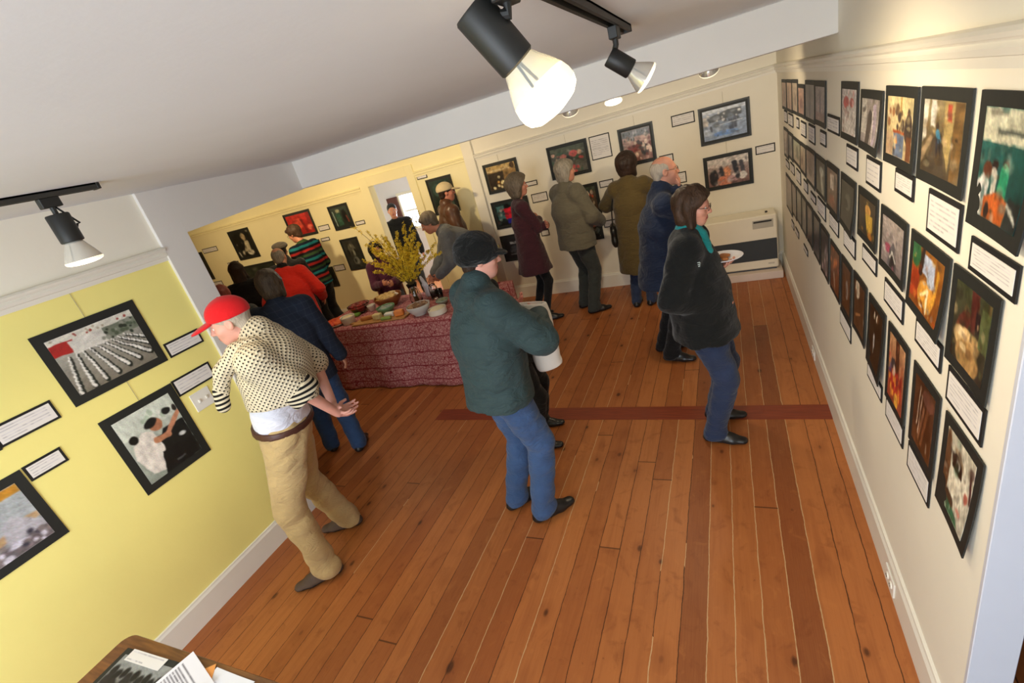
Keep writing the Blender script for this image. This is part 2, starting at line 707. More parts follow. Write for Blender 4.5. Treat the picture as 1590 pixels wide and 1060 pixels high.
# white end post of the left wall and the header over the side opening
struct('trim_1', MB().box((XL - 0.13, 1.83, 0.0), (XL + 0.022, 2.01, ZC), 0, 0.002), M_whitecool)
h = MB()
XH = XL + 0.0215
V = [(XL - 0.13, 2.005, 2.115), (XH, 2.005, 2.115), (XH, 3.045, 2.178), (XL - 0.13, 3.045, 2.178),
     (XL - 0.13, 2.005, ZC), (XH, 2.005, ZC), (XH, 3.045, ZC), (XL - 0.13, 3.045, ZC)]
h.add(V, [(0, 3, 2, 1), (4, 5, 6, 7), (0, 1, 5, 4), (1, 2, 6, 5), (2, 3, 7, 6), (3, 0, 4, 7)])
struct('wall_header', h, M_whitecool)
# boxed beam across the room
struct('beam', MB().box((XL - 0.13, 3.04, 2.182), (XR, 3.26, ZC), 0, 0.003), M_whitecool)
# right wall
struct('wall_right', MB().box((XR, 1.17, 0), (XR + 0.095, YB + 0.12, ZC)), M_white)
# back wall (white to the right of the pilaster, pale cream to the left), with the doorway
w = MB()
DX0, DX1, DZ = -4.79, -4.09, 2.0
w.box((-3.02, YB, 0), (XR + 0.14, YB + 0.12, ZC), 0)
w.box((DX1, YB, 0), (-3.02, YB + 0.12, ZC), 1)
w.box((LX, YB, 0), (DX0, YB + 0.12, ZC), 1)
w.box((DX0, YB, DZ), (DX1, YB + 0.12, ZC), 1)
struct('wall_back', w, [M_white, M_cream])
struct('trim_2', MB().box((-3.13, YB - 0.035, 0), (-2.98, YB, ZC), 0, 0.004), M_white)
# side room walls out of sight
struct('wall_far_left', MB().box((LX - 0.1, 1.9, 0), (LX, YB, ZC)), M_cream)
struct('wall_side_front', MB().box((LX, 1.80, 0), (XL - 0.13, 1.90, ZC)), M_cream)
struct('wall_front', MB().box((XL - 0.12, -3.1, 0), (1.2, -3.0, ZC)), M_white)
# right of the photographer: end face of the right wall and the dark room beyond
w = MB()
w.box((XR - 0.001, 1.155, 0), (XR + 0.097, 1.171, 2.12), 0, 0.002)
struct('trim_3', w, flat('daylight_tinted_trim', (206, 210, 222), 0.45, 0.015))  # blue of the daylight falling on this face is put into its colour
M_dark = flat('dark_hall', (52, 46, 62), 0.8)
struct('wall_hall', MB().box((XR + 0.5, -3.0, 0), (XR + 0.6, 3.0, ZC)).box((XR + 0.095, 2.9, 0), (XR + 0.5, 3.0, ZC)), M_dark)
struct('floor_hall', MB().box((XR + 0.001, -3.0, 0.0005), (XR + 0.5, 1.17, 0.004)), M_dark)
struct('wall_right_near', MB().box((XR, -3.0, 0), (XR + 0.14, -0.25, ZC)), M_white)
struct('wall_over_door', MB().box((XR, -0.25, 2.12), (XR + 0.14, 1.17, ZC)), M_white)


def rail(name, prof, p0, p1, out, mat):
    """moulding of profile [(out, z)] swept from p0 to p1"""
    p0, p1, out = Vector(p0), Vector(p1), Vector(out)
    m = MB()
    n = len(prof)
    V = [p + out * a + Vector((0, 0, b)) for p in (p0, p1) for a, b in prof]
    F = [(i, i + 1, n + i + 1, n + i) for i in range(n - 1)] + [tuple(range(n))[::-1], tuple(range(n, 2 * n))]
    F.append((n - 1, 0, n, 2 * n - 1))
    m.add(V, F)
    o = m.build(name, mat)
    o['kind'] = 'structure'
    return o


RP = [(0, 0), (0.010, 0.0), (0.012, 0.022), (0.022, 0.026), (0.026, 0.040), (0.020, 0.050), (0.030, 0.058), (0.034, 0.068), (0.026, 0.076), (0, 0.080)]
rail('trim_4', RP, (XL, -3.0, 1.995), (XL, 1.83, 1.995), (1, 0, 0), M_trim)
rail('trim_5', RP, (XR, 1.17, 2.012), (XR, YB, 2.035), (-1, 0, 0), M_trim)
rail('trim_6', RP, (-2.98, YB, 1.965), (XR, YB, 2.035), (0, -1, 0), M_trim)
rail('trim_7', RP, (-3.96, YB, 1.955), (-3.13, YB, 1.965), (0, -1, 0), M_cream)
rail('trim_8', RP, (LX, YB, 1.915), (-4.94, YB, 1.945), (0, -1, 0), M_cream)
BP = [(0, 0), (0.019, 0), (0.019, 0.145), (0.012, 0.158), (0.010, 0.168), (0, 0.170)]
rail('baseboard_left', BP, (XL, -3.0, 0), (XL, 1.83, 0), (1, 0, 0), M_trim)
rail('baseboard_right', BP, (XR, 1.17, 0), (XR, YB, 0), (-1, 0, 0), M_trim)
rail('baseboard_back', [(a, b * 1.1) for a, b in BP], (-2.98, YB, 0), (XR, YB, 0), (0, -1, 0), M_trim)
rail('baseboard_back_left', [(a, b * 1.1) for a, b in BP], (LX, YB, 0), (-4.94, YB, 0), (0, -1, 0), M_trim)
rail('baseboard_back_middle', [(a, b * 1.1) for a, b in BP], (-3.96, YB, 0), (-3.13, YB, 0), (0, -1, 0), M_trim)
# casing of the doorway in the back wall
m = MB()
m.box((-4.94, YB - 0.02, 0), (DX0, YB, 2.14), 0, 0.003)
m.box((DX1, YB - 0.02, 0), (-3.96, YB, 2.14), 0, 0.003)
m.box((DX0, YB - 0.02, DZ), (DX1, YB, 2.14), 0, 0.003)
struct('door_1', m, M_cream)
# room beyond the doorway, with its window
FY = 8.0
w = MB()
WX0, WX1, WZ0, WZ1 = -5.68, -4.90, 1.05, 1.66
w.box((-7.0, FY, 0), (WX0, FY + 0.1, ZC))
w.box((WX1, FY, 0), (-3.6, FY + 0.1, ZC))
w.box((WX0, FY, 0), (WX1, FY + 0.1, WZ0))
w.box((WX0, FY, WZ1), (WX1, FY + 0.1, ZC))
w.box((-7.1, YB + 0.12, 0), (-7.0, FY, ZC))
w.box((-3.7, YB + 0.12, 0), (-3.6, FY, ZC))
struct('wall_far_room', w, M_far)
m = MB()
for a, b in (((WX0 - 0.05, FY - 0.02, WZ0 - 0.05), (WX0, FY, WZ1 + 0.05)), ((WX1, FY - 0.02, WZ0 - 0.05), (WX1 + 0.05, FY, WZ1 + 0.05)),
             ((WX0, FY - 0.02, WZ1), (WX1, FY, WZ1 + 0.05)), ((WX0, FY - 0.05, WZ0 - 0.05), (WX1, FY, WZ0)),
             ((WX0, FY + 0.03, (WZ0 + WZ1) / 2 - 0.015), (WX1, FY + 0.05, (WZ0 + WZ1) / 2 + 0.015))):
    m.box(a, b)
wf = struct('window_1', m, M_trim)
pn = MB().box((WX0, FY + 0.05, WZ0), (WX1, FY + 0.056, WZ1)).build('window_pane', emit('bright_window_daylight', (235, 242, 255), 3.0), wf)
# brown door leaf standing open beside that window
M_brown = flat('dark_red_brown_wood', (82, 38, 30), 0.5, 0.15)
dl = MB().box((-5.95, FY - 0.06, 0.0), (-5.72, FY - 0.015, 1.66), 0, 0.004)
struct('door_2', dl, M_brown)

# red painted board where a wall once stood
M_redboard = NT('red_brown_floor_patch')
t = M_redboard
g = t.noise(t.coord((3, 60, 1)), 1.5, 4, 0.6)
t.l(t.ramp(g, [(0.3, lin((112, 46, 26))), (0.7, lin((150, 66, 36)))]), t.b.inputs['Base Color'])
t.set(Roughness=0.4)
struct('trim_9', MB().box((-2.58, 3.035, -0.01), (XR - 0.019, 3.205, 0.0015)), M_redboard.m)

# ------------------------------------------------------------------ wall fittings
M_plate = flat('white_plastic', (240, 238, 230), 0.35, 0.01)
M_slot = flat('dark_slot', (40, 38, 36), 0.6)


def outlet(y, label):
    t = thing('wall_outlet', label, 'outlet', (XR - 0.019, y, 0.075))
    MB().box((-0.006, -0.06, -0.038), (0, 0.06, 0.038), 0, 0.002).build('cover_plate', M_plate, t)
    for dy in (-0.024, 0.024):
        s = MB().lathe([(0.0, 0.004), (0.015, 0.004), (0.017, 0.0)], 16, (-0.006, dy, 0), (-1, 0, 0)).build('socket', M_trim, t)
        MB().box((-0.0112, dy - 0.007, -0.004), (-0.0098, dy - 0.004, 0.004)).box((-0.0112, dy + 0.004, -0.004), (-0.0098, dy + 0.007, 0.004)).build('slot', M_slot, s)
    return t


outlet(1.77, 'white outlet in the right baseboard, the one nearer the camera')
outlet(3.80, 'white outlet in the right baseboard, the one farther from the camera')
t = thing('light_switch', 'white double switch plate on yellow wall under a caption card', 'light switch', (XL, 1.597, 1.175))
MB().box((0, -0.062, -0.058), (0.006, 0.062, 0.058), 0, 0.002).build('cover_plate', M_plate, t)
for dy in (-0.024, 0.024):
    MB().box((0.006, dy - 0.006, -0.010), (0.016, dy + 0.006, 0.010), 0, 0.002).build('toggle', M_trim, t)

# wall heater on its plinth in the back corner
HX0, HX1 = -0.28, 0.435
HY = 5.78
t = thing('wall_heater', 'white gas wall heater with dark grille in the back right corner', 'heater', ((HX0 + HX1) / 2, (HY + YB) / 2, 0.0))
M_heat = flat('heater_enamel', (240, 232, 212), 0.35, 0.015)
M_grille = NT('dark_grille')
g = M_grille
wv = g.n('ShaderNodeTexWave', wave_type='BANDS', bands_direction='Z')
wv.inputs['Scale'].default_value = 18
g.l(g.coord(), wv.inputs['Vector'])
g.l(g.ramp(wv.outputs['Fac'], [(0.3, lin((38, 44, 48))), (0.8, lin((66, 72, 76)))]), g.b.inputs['Base Color'])
g.set(Roughness=0.5)
o0 = Vector(((HX0 + HX1) / 2, (HY + YB) / 2, 0))
L = lambda mb, name, mat: mb.build(name, mat, t, loc=None)


def rel(mb):
    mb.v = [tuple(Vector(p) - o0) for p in mb.v]
    return mb


rel(MB().box((HX0 - 0.06, HY - 0.08, 0.0), (HX1 + 0.035, YB - 0.022, 0.085), 0, 0.004)).build('plinth', flat('plinth_paint', (224, 208, 196), 0.5), t)
rel(MB().box((HX0, HY, 0.105), (HX1, YB - 0.03, 0.70), 0, 0.012)).build('cabinet', M_heat, t)
rel(MB().box((HX0 + 0.01, HY - 0.004, 0.205), (HX1 - 0.008, HY + 0.02, 0.44), 0, 0.002)).build('grille', g.m, t)
rel(MB().box((HX0 + 0.02, HY + 0.02, 0.085), (HX1 - 0.02, YB - 0.04, 0.11))).build('base', flat('dark_heater_base', (70, 74, 82), 0.6), t)
p = rel(MB().box((HX1 - 0.235, HY - 0.004, 0.565), (HX1 - 0.035, HY + 0.01, 0.655), 0, 0.002)).build('control_panel', flat('grey_panel', (186, 180, 166), 0.5), t)
rel(MB().box((HX1 - 0.225, HY - 0.008, 0.628), (HX1 - 0.05, HY - 0.003, 0.645)).box((HX1 - 0.095, HY - 0.010, 0.632), (HX1 - 0.07, HY - 0.006, 0.642))).build('slot', M_slot, p)
rel(MB().box((HX1 - 0.10, HY - 0.003, 0.15), (HX1 - 0.04, HY + 0.01, 0.17), 0, 0.001)).build('badge', flat('pale_badge', (206, 198, 184), 0.5), t)
rel(MB().lathe([(0.013, 0), (0.013, 0.012), (0.009, 0.016), (0, 0.016)], 12, (HX1 - 0.09, HY + 0.12, 0.70))).build('knob', M_slot, t)

# ------------------------------------------------------------------ track lights
M_black = flat('matt_black_metal', (30, 31, 30), 0.5, 0.1)
M_track = flat('track_channel', (48, 46, 42), 0.55, 0.1)
M_wire = flat('black_cord', (16, 16, 16), 0.6)
M_bulbglow = emit('lit_bulb_face', (255, 240, 205), 4.5)
M_bulbmid = emit('glowing_glass', (255, 240, 205), 1.1)
M_silver = flat('silvered_reflector', (235, 232, 222), 0.15, 0.02, metal=0.6)
_g = NT('frosted_bulb_glass')
_g.b.inputs['Base Color'].default_value = lin((206, 210, 204))
_g.set(Roughness=0.12)
_g.b.inputs['Alpha'].default_value = 0.42
_g.b.inputs['Emission Color'].default_value = lin((250, 244, 225))
_g.b.inputs['Emission Strength'].default_value = 0.0
M_bulbglass = _g.m


def ceiling_track(x, y0, y1, label):
    t = thing('lighting_track', label, 'lighting track', (x, (y0 + y1) / 2, ZC))
    m = MB()
    L_ = (y1 - y0) / 2
    m.box((-0.018, -L_, -0.022), (-0.008, L_, 0)).box((0.008, -L_, -0.022), (0.018, L_, 0)).box((-0.018, -L_, -0.006), (0.018, L_, 0))
    m.build('channel', M_track, t)
    MB().box((-0.0195, L_ - 0.012, -0.024), (0.0195, L_, 0), 0, 0.001).build('end_cap', M_black, t)
    return t


ceiling_track(-2.22, -1.2, 1.24, 'short black ceiling track at left, above the yellow wall')
ceiling_track(-0.29, -1.2, 2.05, 'black ceiling track at top centre holding two lamps')
ceiling_track(-4.9, 4.0, 4.0001 + 1.4, 'black ceiling track over the side room') if False else None


def track_light(x, y, dirv, kind, label, power, drop=0.10, group='track spotlights', tgt=None, size=95, blen=0.1, k=1.0, off=(0, 0)):
    """adapter, stem, lamp holder and reflector bulb, aimed along dirv"""
    t = thing('track_spotlight', label, 'spotlight', (x, y, ZC - 0.022), 0, group)
    d = Vector(dirv).normalized()
    MB().box((-0.014, -0.032, -0.035), (0.014, 0.032, 0.0), 0, 0.002).build('adapter', M_black, t)
    piv = Vector((off[0], off[1], -drop))
    side = d.cross(Vector((0, 1, 0)))
    side = side.normalized() if side.length > 0.1 else Vector((1, 0, 0))
    up = side.cross(d)
    arm_top = Vector((0, 0, -0.03))
    MB().tube([arm_top, arm_top + Vector((0, 0, -0.02)), piv - d * 0.02 + up * 0.0], 0.009, 10).build('stem', M_black, t)
    a = piv - d * 0.045 * k
    blen *= k
    hl = MB()
    hl.lathe([(0.0, 0), (0.034 * k, 0.0), (0.037 * k, 0.004), (0.037 * k, blen), (0.034 * k, blen + 0.003), (0.030 * k, blen + 0.003), (0.030 * k, blen - 0.02)], 28, a, d)
    ho = autosmooth(hl.build('lamp_holder', M_black, t))
    cord = [arm_top + Vector((0, 0.01, -0.005)), piv + up * 0.055 + d * 0.0, a + d * 0.045 + up * 0.046, a + d * 0.06 + up * 0.036]
    MB().tube(cord, 0.0035, 6).build('cord', M_wire, ho)
    b0 = a + d * (blen - 0.005)
    bm = MB()
    if kind == 'flood':      # blown reflector bulb with clear neck, seen sideways
        bm.lathe([(0.024, -0.01), (0.028, 0.004), (0.037, 0.022), (0.048, 0.042), (0.055, 0.058)], 40, b0, d, 0)
        bm.lathe([(0.055, 0.058), (0.0585, 0.072), (0.0585, 0.084)], 40, b0, d, 1)
        bm.lathe([(0.0585, 0.084), (0.054, 0.096), (0.042, 0.105), (0.022, 0.110), (0.0, 0.111)], 40, b0, d, 2)
        bo = bm.build('bulb', [M_bulbglass, M_bulbmid, M_bulbglow], t, True)
        MB().tube([b0 + up * 0.006, b0 + d * 0.02 + up * 0.016, b0 + d * 0.052 + up * 0.030], 0.0028, 6).tube(
            [b0 - up * 0.006, b0 + d * 0.025 - up * 0.016, b0 + d * 0.05 - up * 0.026], 0.0028, 6).build('lead_wire', M_wire, bo)
        fz = 0.14
    else:                    # hard-glass parabolic bulb
        q = lambda pr_: [(a_ * k, b_ * k) for a_, b_ in pr_]
        bm.lathe(q([(0.022, -0.01), (0.026, 0.004), (0.034, 0.02), (0.047, 0.045), (0.057, 0.066), (0.0605, 0.076)]), 36, b0, d, 0)
        bm.lathe(q([(0.0605, 0.076), (0.061, 0.081), (0.058, 0.085)]), 36, b0, d, 1)
        bm.lathe(q([(0.058, 0.085), (0.045, 0.090), (0.025, 0.093), (0.0, 0.094)]), 36, b0, d, 2)
        bo = bm.build('bulb', [M_silver, M_bulbmid, M_bulbglow], t, True)
        fz = 0.12
    p = Vector((x, y, ZC - 0.022)) + b0 + d * fz
    tg = p + d if tgt is None else Vector(tgt)
    if power:
        s = spot('spot_beam', p, tg, power, WARM, size, 1.0, 0.05)
        s.parent = t
        s.matrix_parent_inverse = t.matrix_basis.inverted()
    return t


track_light(-2.22, 1.06, (0.0, 0.0, -1.0), 'par', 'small black spotlight pointing straight down above the yellow wall', 20, 0.105, size=150)
track_light(-0.29, 1.79, (1.1, 0.3, -1.0), 'par', 'smaller spotlight at the end of the track, tilted to the right wall', 30, 0.10, size=120, k=0.8)
track_light(-0.295, 0.86, (0.5, 0.38, -1.0), 'flood', 'large lit flood bulb spotlight close to the camera at top centre', 26, 0.06, size=150, blen=0.115, k=0.92, off=(-0.040, 0.0))
track_light(-0.07, 3.75, (0.05, 0.55, -0.8), 'par', 'spotlight rim below the beam, rightmost of the three over the back wall', 46, 0.07, size=130, tgt=(0.0, 6.0, 1.2))
track_light(-0.68, 3.75, (0.05, -0.35, -0.9), 'par', 'lit spotlight below the beam, middle one of the three', 30, 0.07, size=130)
track_light(-1.00, 3.75, (-0.1, 0.55, -0.8), 'par', 'spotlight rim below the beam, leftmost of the three, beside the flood bulb', 46, 0.07, size=130, tgt=(-1.6, 6.0, 1.2))
bt = thing('lighting_track', 'black ceiling track hidden behind the white beam', 'lighting track', (-0.7, 3.75, ZC))
MB().box((-1.6, -0.018, -0.022), (1.0, 0.018, 0)).build('channel', M_track, bt)
spot('side_room_lamp_and_fill', (-5.2, 4.4, 2.28), (-5.4, 6.1, 1.5), 85, (1.0, 0.77, 0.45), 150)
spot('side_room_lamp_and_fill', (-7.6, 4.2, 2.28), (-7.8, 6.1, 1.4), 70, (1.0, 0.77, 0.45), 150)
spot('side_room_lamp_and_fill', (-3.7, 3.6, 2.30), (-3.9, 3.7, 0.0), 30, (1.0, 0.80, 0.55), 160)  # added fill with no fixture, brightens the red sweater and the food table
spot('side_room_lamp_and_fill', (-3.4, 4.6, 2.28), (-3.4, 6.1, 1.6), 50, (1.0, 0.77, 0.45), 150)

# ------------------------------------------------------------------ pictures and caption cards
M_mat = flat('black_mat_board', (30, 33, 31), 0.6, 0.08)
M_frame = flat('black_frame', (26, 28, 25), 0.45, 0.1)
M_card = flat('black_card_mount', (16, 16, 17), 0.7)
t = NT('photo_print_ink')
at = t.n('ShaderNodeAttribute', attribute_name='Col')
t.l(at.outputs['Color'], t.b.inputs['Base Color'])
t.set(Roughness=0.33)
t.b.inputs['Specular IOR Level'].default_value = 0.4
M_ink = t.m
t = NT('printed_paper')
at = t.n('ShaderNodeAttribute', attribute_name='Col')
t.l(at.outputs['Color'], t.b.inputs['Base Color'])
t.set(Roughness=0.8)
M_paper = t.m


def s2l(a):
    a = np.asarray(a, dtype=np.float64) / 255.0
    return np.where(a <= 0.04045, a / 12.92, ((a + 0.055) / 1.055) ** 2.4)


def vnoise(U, V, rng, n=5, f=7.0):
    t = 0
    for i in range(n):
        k = rng.normal(size=2) * f
        k2 = rng.normal(size=2) * f * 0.6
        t = t + np.sin(U * k[0] + V * k[1] + rng.uniform(0, 6.28) + 1.5 * np.sin(U * k2[0] + V * k2[1] + rng.uniform(0, 6.28)))
    return t / n


def paint(spec, nu, nv, seed, grain=14, aspect=1.0):
    """a photograph as tone patches on a fine grid; u to the right, v downward, 0..1"""
    rng = np.random.RandomState(seed)
    U, V = np.meshgrid(np.linspace(0, 1, nu), np.linspace(0, 1, nv))
    top, bot = spec[0]
    C = np.array(top)[None, None, :] * (1 - V[..., None]) + np.array(bot)[None, None, :] * V[..., None]
    C = C + vnoise(U, V, rng, 5, 6)[..., None] * grain
    wa = 0.006 + 0.0004 * grain
    U, V = U + wa * vnoise(U, V, rng, 4, 16) + wa * 0.5 * vnoise(U, V, rng, 3, 40), V + wa * vnoise(U, V, rng, 4, 16) + wa * 0.5 * vnoise(U, V, rng, 3, 40)
    soft = 1.4 / min(nu, nv)
    for s in spec[1:]:
        k = s[0]
        if k == 'e':
            _, cx, cy, rx, ry, col = s[:6]
            a = math.radians(s[6]) if len(s) > 6 else 0.0
            du, dv = U - cx, (V - cy)
            x = du * math.cos(a) + dv * math.sin(a)
            y = -du * math.sin(a) + dv * math.cos(a)
            d = (np.sqrt((x / rx) ** 2 + (y / ry) ** 2) - 1) * min(rx, ry)
        elif k == 'r':
            _, x0, y0, x1, y1, col = s
            d = np.maximum(np.maximum(x0 - U, U - x1), np.maximum(y0 - V, V - y1))
        elif k == 'l':
            _, x0, y0, x1, y1, wd, col = s
            tt = np.clip(((U - x0) * (x1 - x0) + (V - y0) * (y1 - y0)) / ((x1 - x0) ** 2 + (y1 - y0) ** 2), 0, 1)
            d = np.sqrt((U - x0 - tt * (x1 - x0)) ** 2 + (V - y0 - tt * (y1 - y0)) ** 2) - wd
        elif k == 'p':
            pts = s[1]
            col = s[2]
            ins = np.zeros(U.shape, bool)
            d = np.full(U.shape, 9.0)
            n = len(pts)
            for i in range(n):
                (xa, ya), (xb, yb) = pts[i], pts[(i + 1) % n]
                c = ((ya > V) != (yb > V)) & (U < (xb - xa) * (V - ya) / ((yb - ya) + 1e-9) + xa)
                ins ^= c
                tt = np.clip(((U - xa) * (xb - xa) + (V - ya) * (yb - ya)) / ((xb - xa) ** 2 + (yb - ya) ** 2 + 1e-9), 0, 1)
                d = np.minimum(d, np.sqrt((U - xa - tt * (xb - xa)) ** 2 + (V - ya - tt * (yb - ya)) ** 2))
            d = np.where(ins, -d, d)
        elif k == 'dots':    # scatter of small marks: n, x0,y0,x1,y1, size, colours
            _, n, x0, y0, x1, y1, sz, cols = s
            for i in range(n):
                cx, cy = rng.uniform(x0, x1), rng.uniform(y0, y1)
                col = cols[rng.randint(len(cols))]
                r = sz * rng.uniform(0.6, 1.4)
                d = np.sqrt(((U - cx)) ** 2 + ((V - cy) * 0.75) ** 2) - r
                m = np.clip(0.5 - d / soft, 0, 1)[..., None]
                C = C * (1 - m) + np.array(col, float) * m
            continue
        m = np.clip(0.5 - d / soft, 0, 1)[..., None]
        jit = rng.uniform(-6, 6) + vnoise(U, V, rng, 3, 12) * grain * 0.5
        C = C * (1 - m) + (np.array(col, float)[None, None, :] + jit[..., None]) * m
    n = min(nu, nv)
    for i in range(0 if grain < 9 else (34 if n > 40 else 12)):      # small half-tone incidents, as in any photograph
        a_, b_ = rng.randint(nv), rng.randint(nu)
        cx, cy, r = rng.uniform(0, 1), rng.uniform(0, 1), rng.uniform(0.015, 0.07)
        q = np.sqrt(((U - cx) / rng.uniform(0.5, 1.6)) ** 2 + ((V - cy) / rng.uniform(0.5, 1.6)) ** 2) - r
        m = np.clip(0.5 - q / (soft * 1.5), 0, 1)[..., None] * rng.uniform(0.25, 0.6)
        C = C * (1 - m) + np.clip(C[a_, b_] * rng.uniform(0.6, 1.3), 0, 255) * m
    L_ = 1 + 0.010 * grain * vnoise(U, V, rng, 4, 18) + 0.008 * grain * vnoise(U, V, rng, 4, 45) + rng.normal(size=U.shape) * 0.03
    return np.clip(C * L_[..., None] + rng.normal(size=U.shape + (3,)) * 2.0, 0, 255)


def text_rows(nu, nv, seed, rows, paper=(232, 228, 224), ink=(196, 192, 196), m=0.07, head=False):
    rng = np.random.RandomState(seed)
    C = np.ones((nv, nu, 3)) * np.array(paper, float)
    ys = np.linspace(0.16, 0.84, rows)
    for j, y in enumerate(ys):
        iy = int(round(y * (nv - 1)))
        x = m
        end = 1 - m if j < rows - 1 else rng.uniform(0.4, 0.75)
        while x < end:
            wl = rng.uniform(0.03, 0.10)
            a, b = int(x * (nu - 1)), int(min(x + wl, end) * (nu - 1))
            C[iy, a:b + 1] = np.array(ink) + rng.uniform(-20, 25)
            x += wl + 0.018
    return C


class Wall:
    def __init__(s, o, u, n):
        s.o, s.u, s.n = Vector(o), Vector(u), Vector(n)
        s.z = Vector((0, 0, 1))


W_LEFT = Wall((XL, 0, 0), (0, 1, 0), (1, 0, 0))
W_BACK = Wall((0, YB, 0), (1, 0, 0), (0, -1, 0))
W_RIGHT = Wall((XR, 0, 0), (0, 1, 0), (-1, 0, 0))


def sheet_mesh(name, wall, a, b, z0, z1, off, thick, mats, parent, org, C=None, nu=2, nv=2, bend=0.0, bendv=0.0, mi=0):
    """a thin board a..b (left to right as seen), z0..z1, lying off the wall; C = colours on a grid"""
    V, F = [], []
    for side in (0, 1):
        for j in range(nv):
            for i in range(nu):
                fu, fv = i / (nu - 1), j / (nv - 1)
                e = bend * (2 * fu - 1) ** 2 + bendv * fv * fv * (0.3 + 0.7 * fu)
                p = wall.o + wall.u * (a + (b - a) * fu) + wall.z * (z1 + (z0 - z1) * fv) + wall.n * (off + e + (thick if side == 0 else 0.0))
                V.append(p - org)
    N = nu * nv
    flip = (wall.u.cross(wall.z).dot(wall.n) > 0) == (b > a)
    for j in range(nv - 1):
        for i in range(nu - 1):
            q = (j * nu + i, (j + 1) * nu + i, (j + 1) * nu + i + 1, j * nu + i + 1)
            F.append(q if flip else q[::-1])
            r = tuple(N + k for k in q)
            F.append(r[::-1] if flip else r)
    ring = [i for i in range(nu)] + [j * nu + nu - 1 for j in range(1, nv)] + [(nv - 1) * nu + i for i in range(nu - 2, -1, -1)] + [j * nu for j in range(nv - 2, 0, -1)]
    for k in range(len(ring)):
        p, q = ring[k], ring[(k + 1) % len(ring)]
        f = (p, q, N + q, N + p)
        F.append(f if flip else f[::-1])
    o = from_arrays(name, np.array(V), F, mats, parent)
    if C is not None:
        col = np.ones((2 * N, 4))
        L_ = s2l(C.reshape(-1, 3))
        col[:N, :3] = L_
        col[N:, :3] = L_
        at = o.data.color_attributes.new('Col', 'FLOAT_COLOR', 'POINT')
        at.data.foreach_set('color', col.astype(np.float32).ravel())
    return o


PSEED = [100]


def picture(wall, rect, spec, label, cat='photograph', group=None, border=0.035, res=(40, 30), framed=False, bend=0.0, bendv=0.0, grain=12, gap=0.0015):
    a, b, z0, z1 = rect
    c = wall.o + wall.u * (a + b) / 2 + wall.z * (z0 + z1) / 2 + wall.n * gap
    t = thing('framed_photograph' if framed else 'photo_print', label, cat, c, 0, group)
    s = 1 if b > a else -1
    th = 0.014 if framed else 0.004
    nb = 9 if (bend or bendv) else 2
    if framed:
        for (x0, x1, y0, y1) in ((a, b, z1 - border * 0.45, z1), (a, b, z0, z0 + border * 0.45), (a, a + s * border * 0.45, z0 + border * 0.45, z1 - border * 0.45), (b - s * border * 0.45, b, z0 + border * 0.45, z1 - border * 0.45)):
            sheet_mesh('frame_rail', wall, x0, x1, y0, y1, gap, th, M_frame, t, c)
        sheet_mesh('mat_board', wall, a + s * border * 0.4, b - s * border * 0.4, z0 + border * 0.4, z1 - border * 0.4, gap, 0.006, M_mat, t, c)
        th = 0.0065
    else:
        sheet_mesh('mat_board', wall, a, b, z0, z1, gap, th, M_mat, t, c, None, nb, nb, bend, bendv)
    PSEED[0] += 1
    C = paint(spec, res[0], res[1], PSEED[0], grain)
    fb = border / abs(b - a)
    sheet_mesh('photo', wall, a + s * border, b - s * border, z0 + border, z1 - border, gap + th * 0.9, 0.0012, M_ink, t, c, C, res[0], res[1],
               bend * (1 - 2 * fb) ** 2, bendv * 0.8)
    return t


def caption(wall, rect, label, rows=4, group=None, res=(44, 20), border=0.011, gap=0.0015):
    a, b, z0, z1 = rect
    c = wall.o + wall.u * (a + b) / 2 + wall.z * (z0 + z1) / 2 + wall.n * gap
    t = thing('caption_card', label, 'caption card', c, 0, group)
    s = 1 if b > a else -1
    sheet_mesh('card_mount', wall, a, b, z0, z1, gap, 0.004, M_card, t, c)
    PSEED[0] += 1
    C = text_rows(res[0], res[1], PSEED[0], rows)
    sheet_mesh('printed_card', wall, a + s * border, b - s * border, z0 + border, z1 - border, gap + 0.0038, 0.0012, M_paper, t, c, C, res[0], res[1])
    return t


def wire(wall, u, z0, z1, label):
    m = MB()
    p = wall.o + wall.u * u + wall.n * 0.004
    m.tube([p + wall.z * z0, p + wall.z * z1], 0.0011, 6)
    o = m.build('hanging_wire', flat('steel_wire', (150, 140, 110), 0.4), None, loc=tuple(p + wall.z * z0))
    return tag(o, label, 'wire')


LEFT = {
 'crowd': (1.051, 1.541, 1.480, 1.863), 'boy': (1.085, 1.486, 0.873, 1.357), 'grey': (0.25, 0.741, 0.965, 1.348),
 'lab1': (1.560, 1.780, 1.482, 1.572), 'lab2': (1.490, 1.738, 1.258, 1.362), 'lab3': (0.740, 0.981, 1.470, 1.570), 'lab4': (0.749, 0.905, 1.270, 1.350),
 'cornerpic': (0.24, 0.742, 1.463, 1.845)}
SK, BK, WT = (205, 150, 120), (28, 26, 26), (236, 234, 228)
crowd = [((186, 186, 178), (128, 122, 110)), ('r', 0, 0, 1, 0.16, (222, 220, 208)), ('r', 0, 0.10, 0.26, 0.30, (168, 40, 38)), ('r', 0.20, 0.12, 0.60, 0.36, (214, 212, 204)),
         ('r', 0.60, 0.12, 1.0, 0.34, (120, 128, 112)), ('dots', 26, 0.55, 0.14, 1.0, 0.36, 0.022, [(84, 96, 78), (50, 58, 48), (150, 152, 140)]),
         ('dots', 14, 0.05, 0.02, 0.95, 0.10, 0.012, [(150, 60, 50), (180, 170, 150)])]
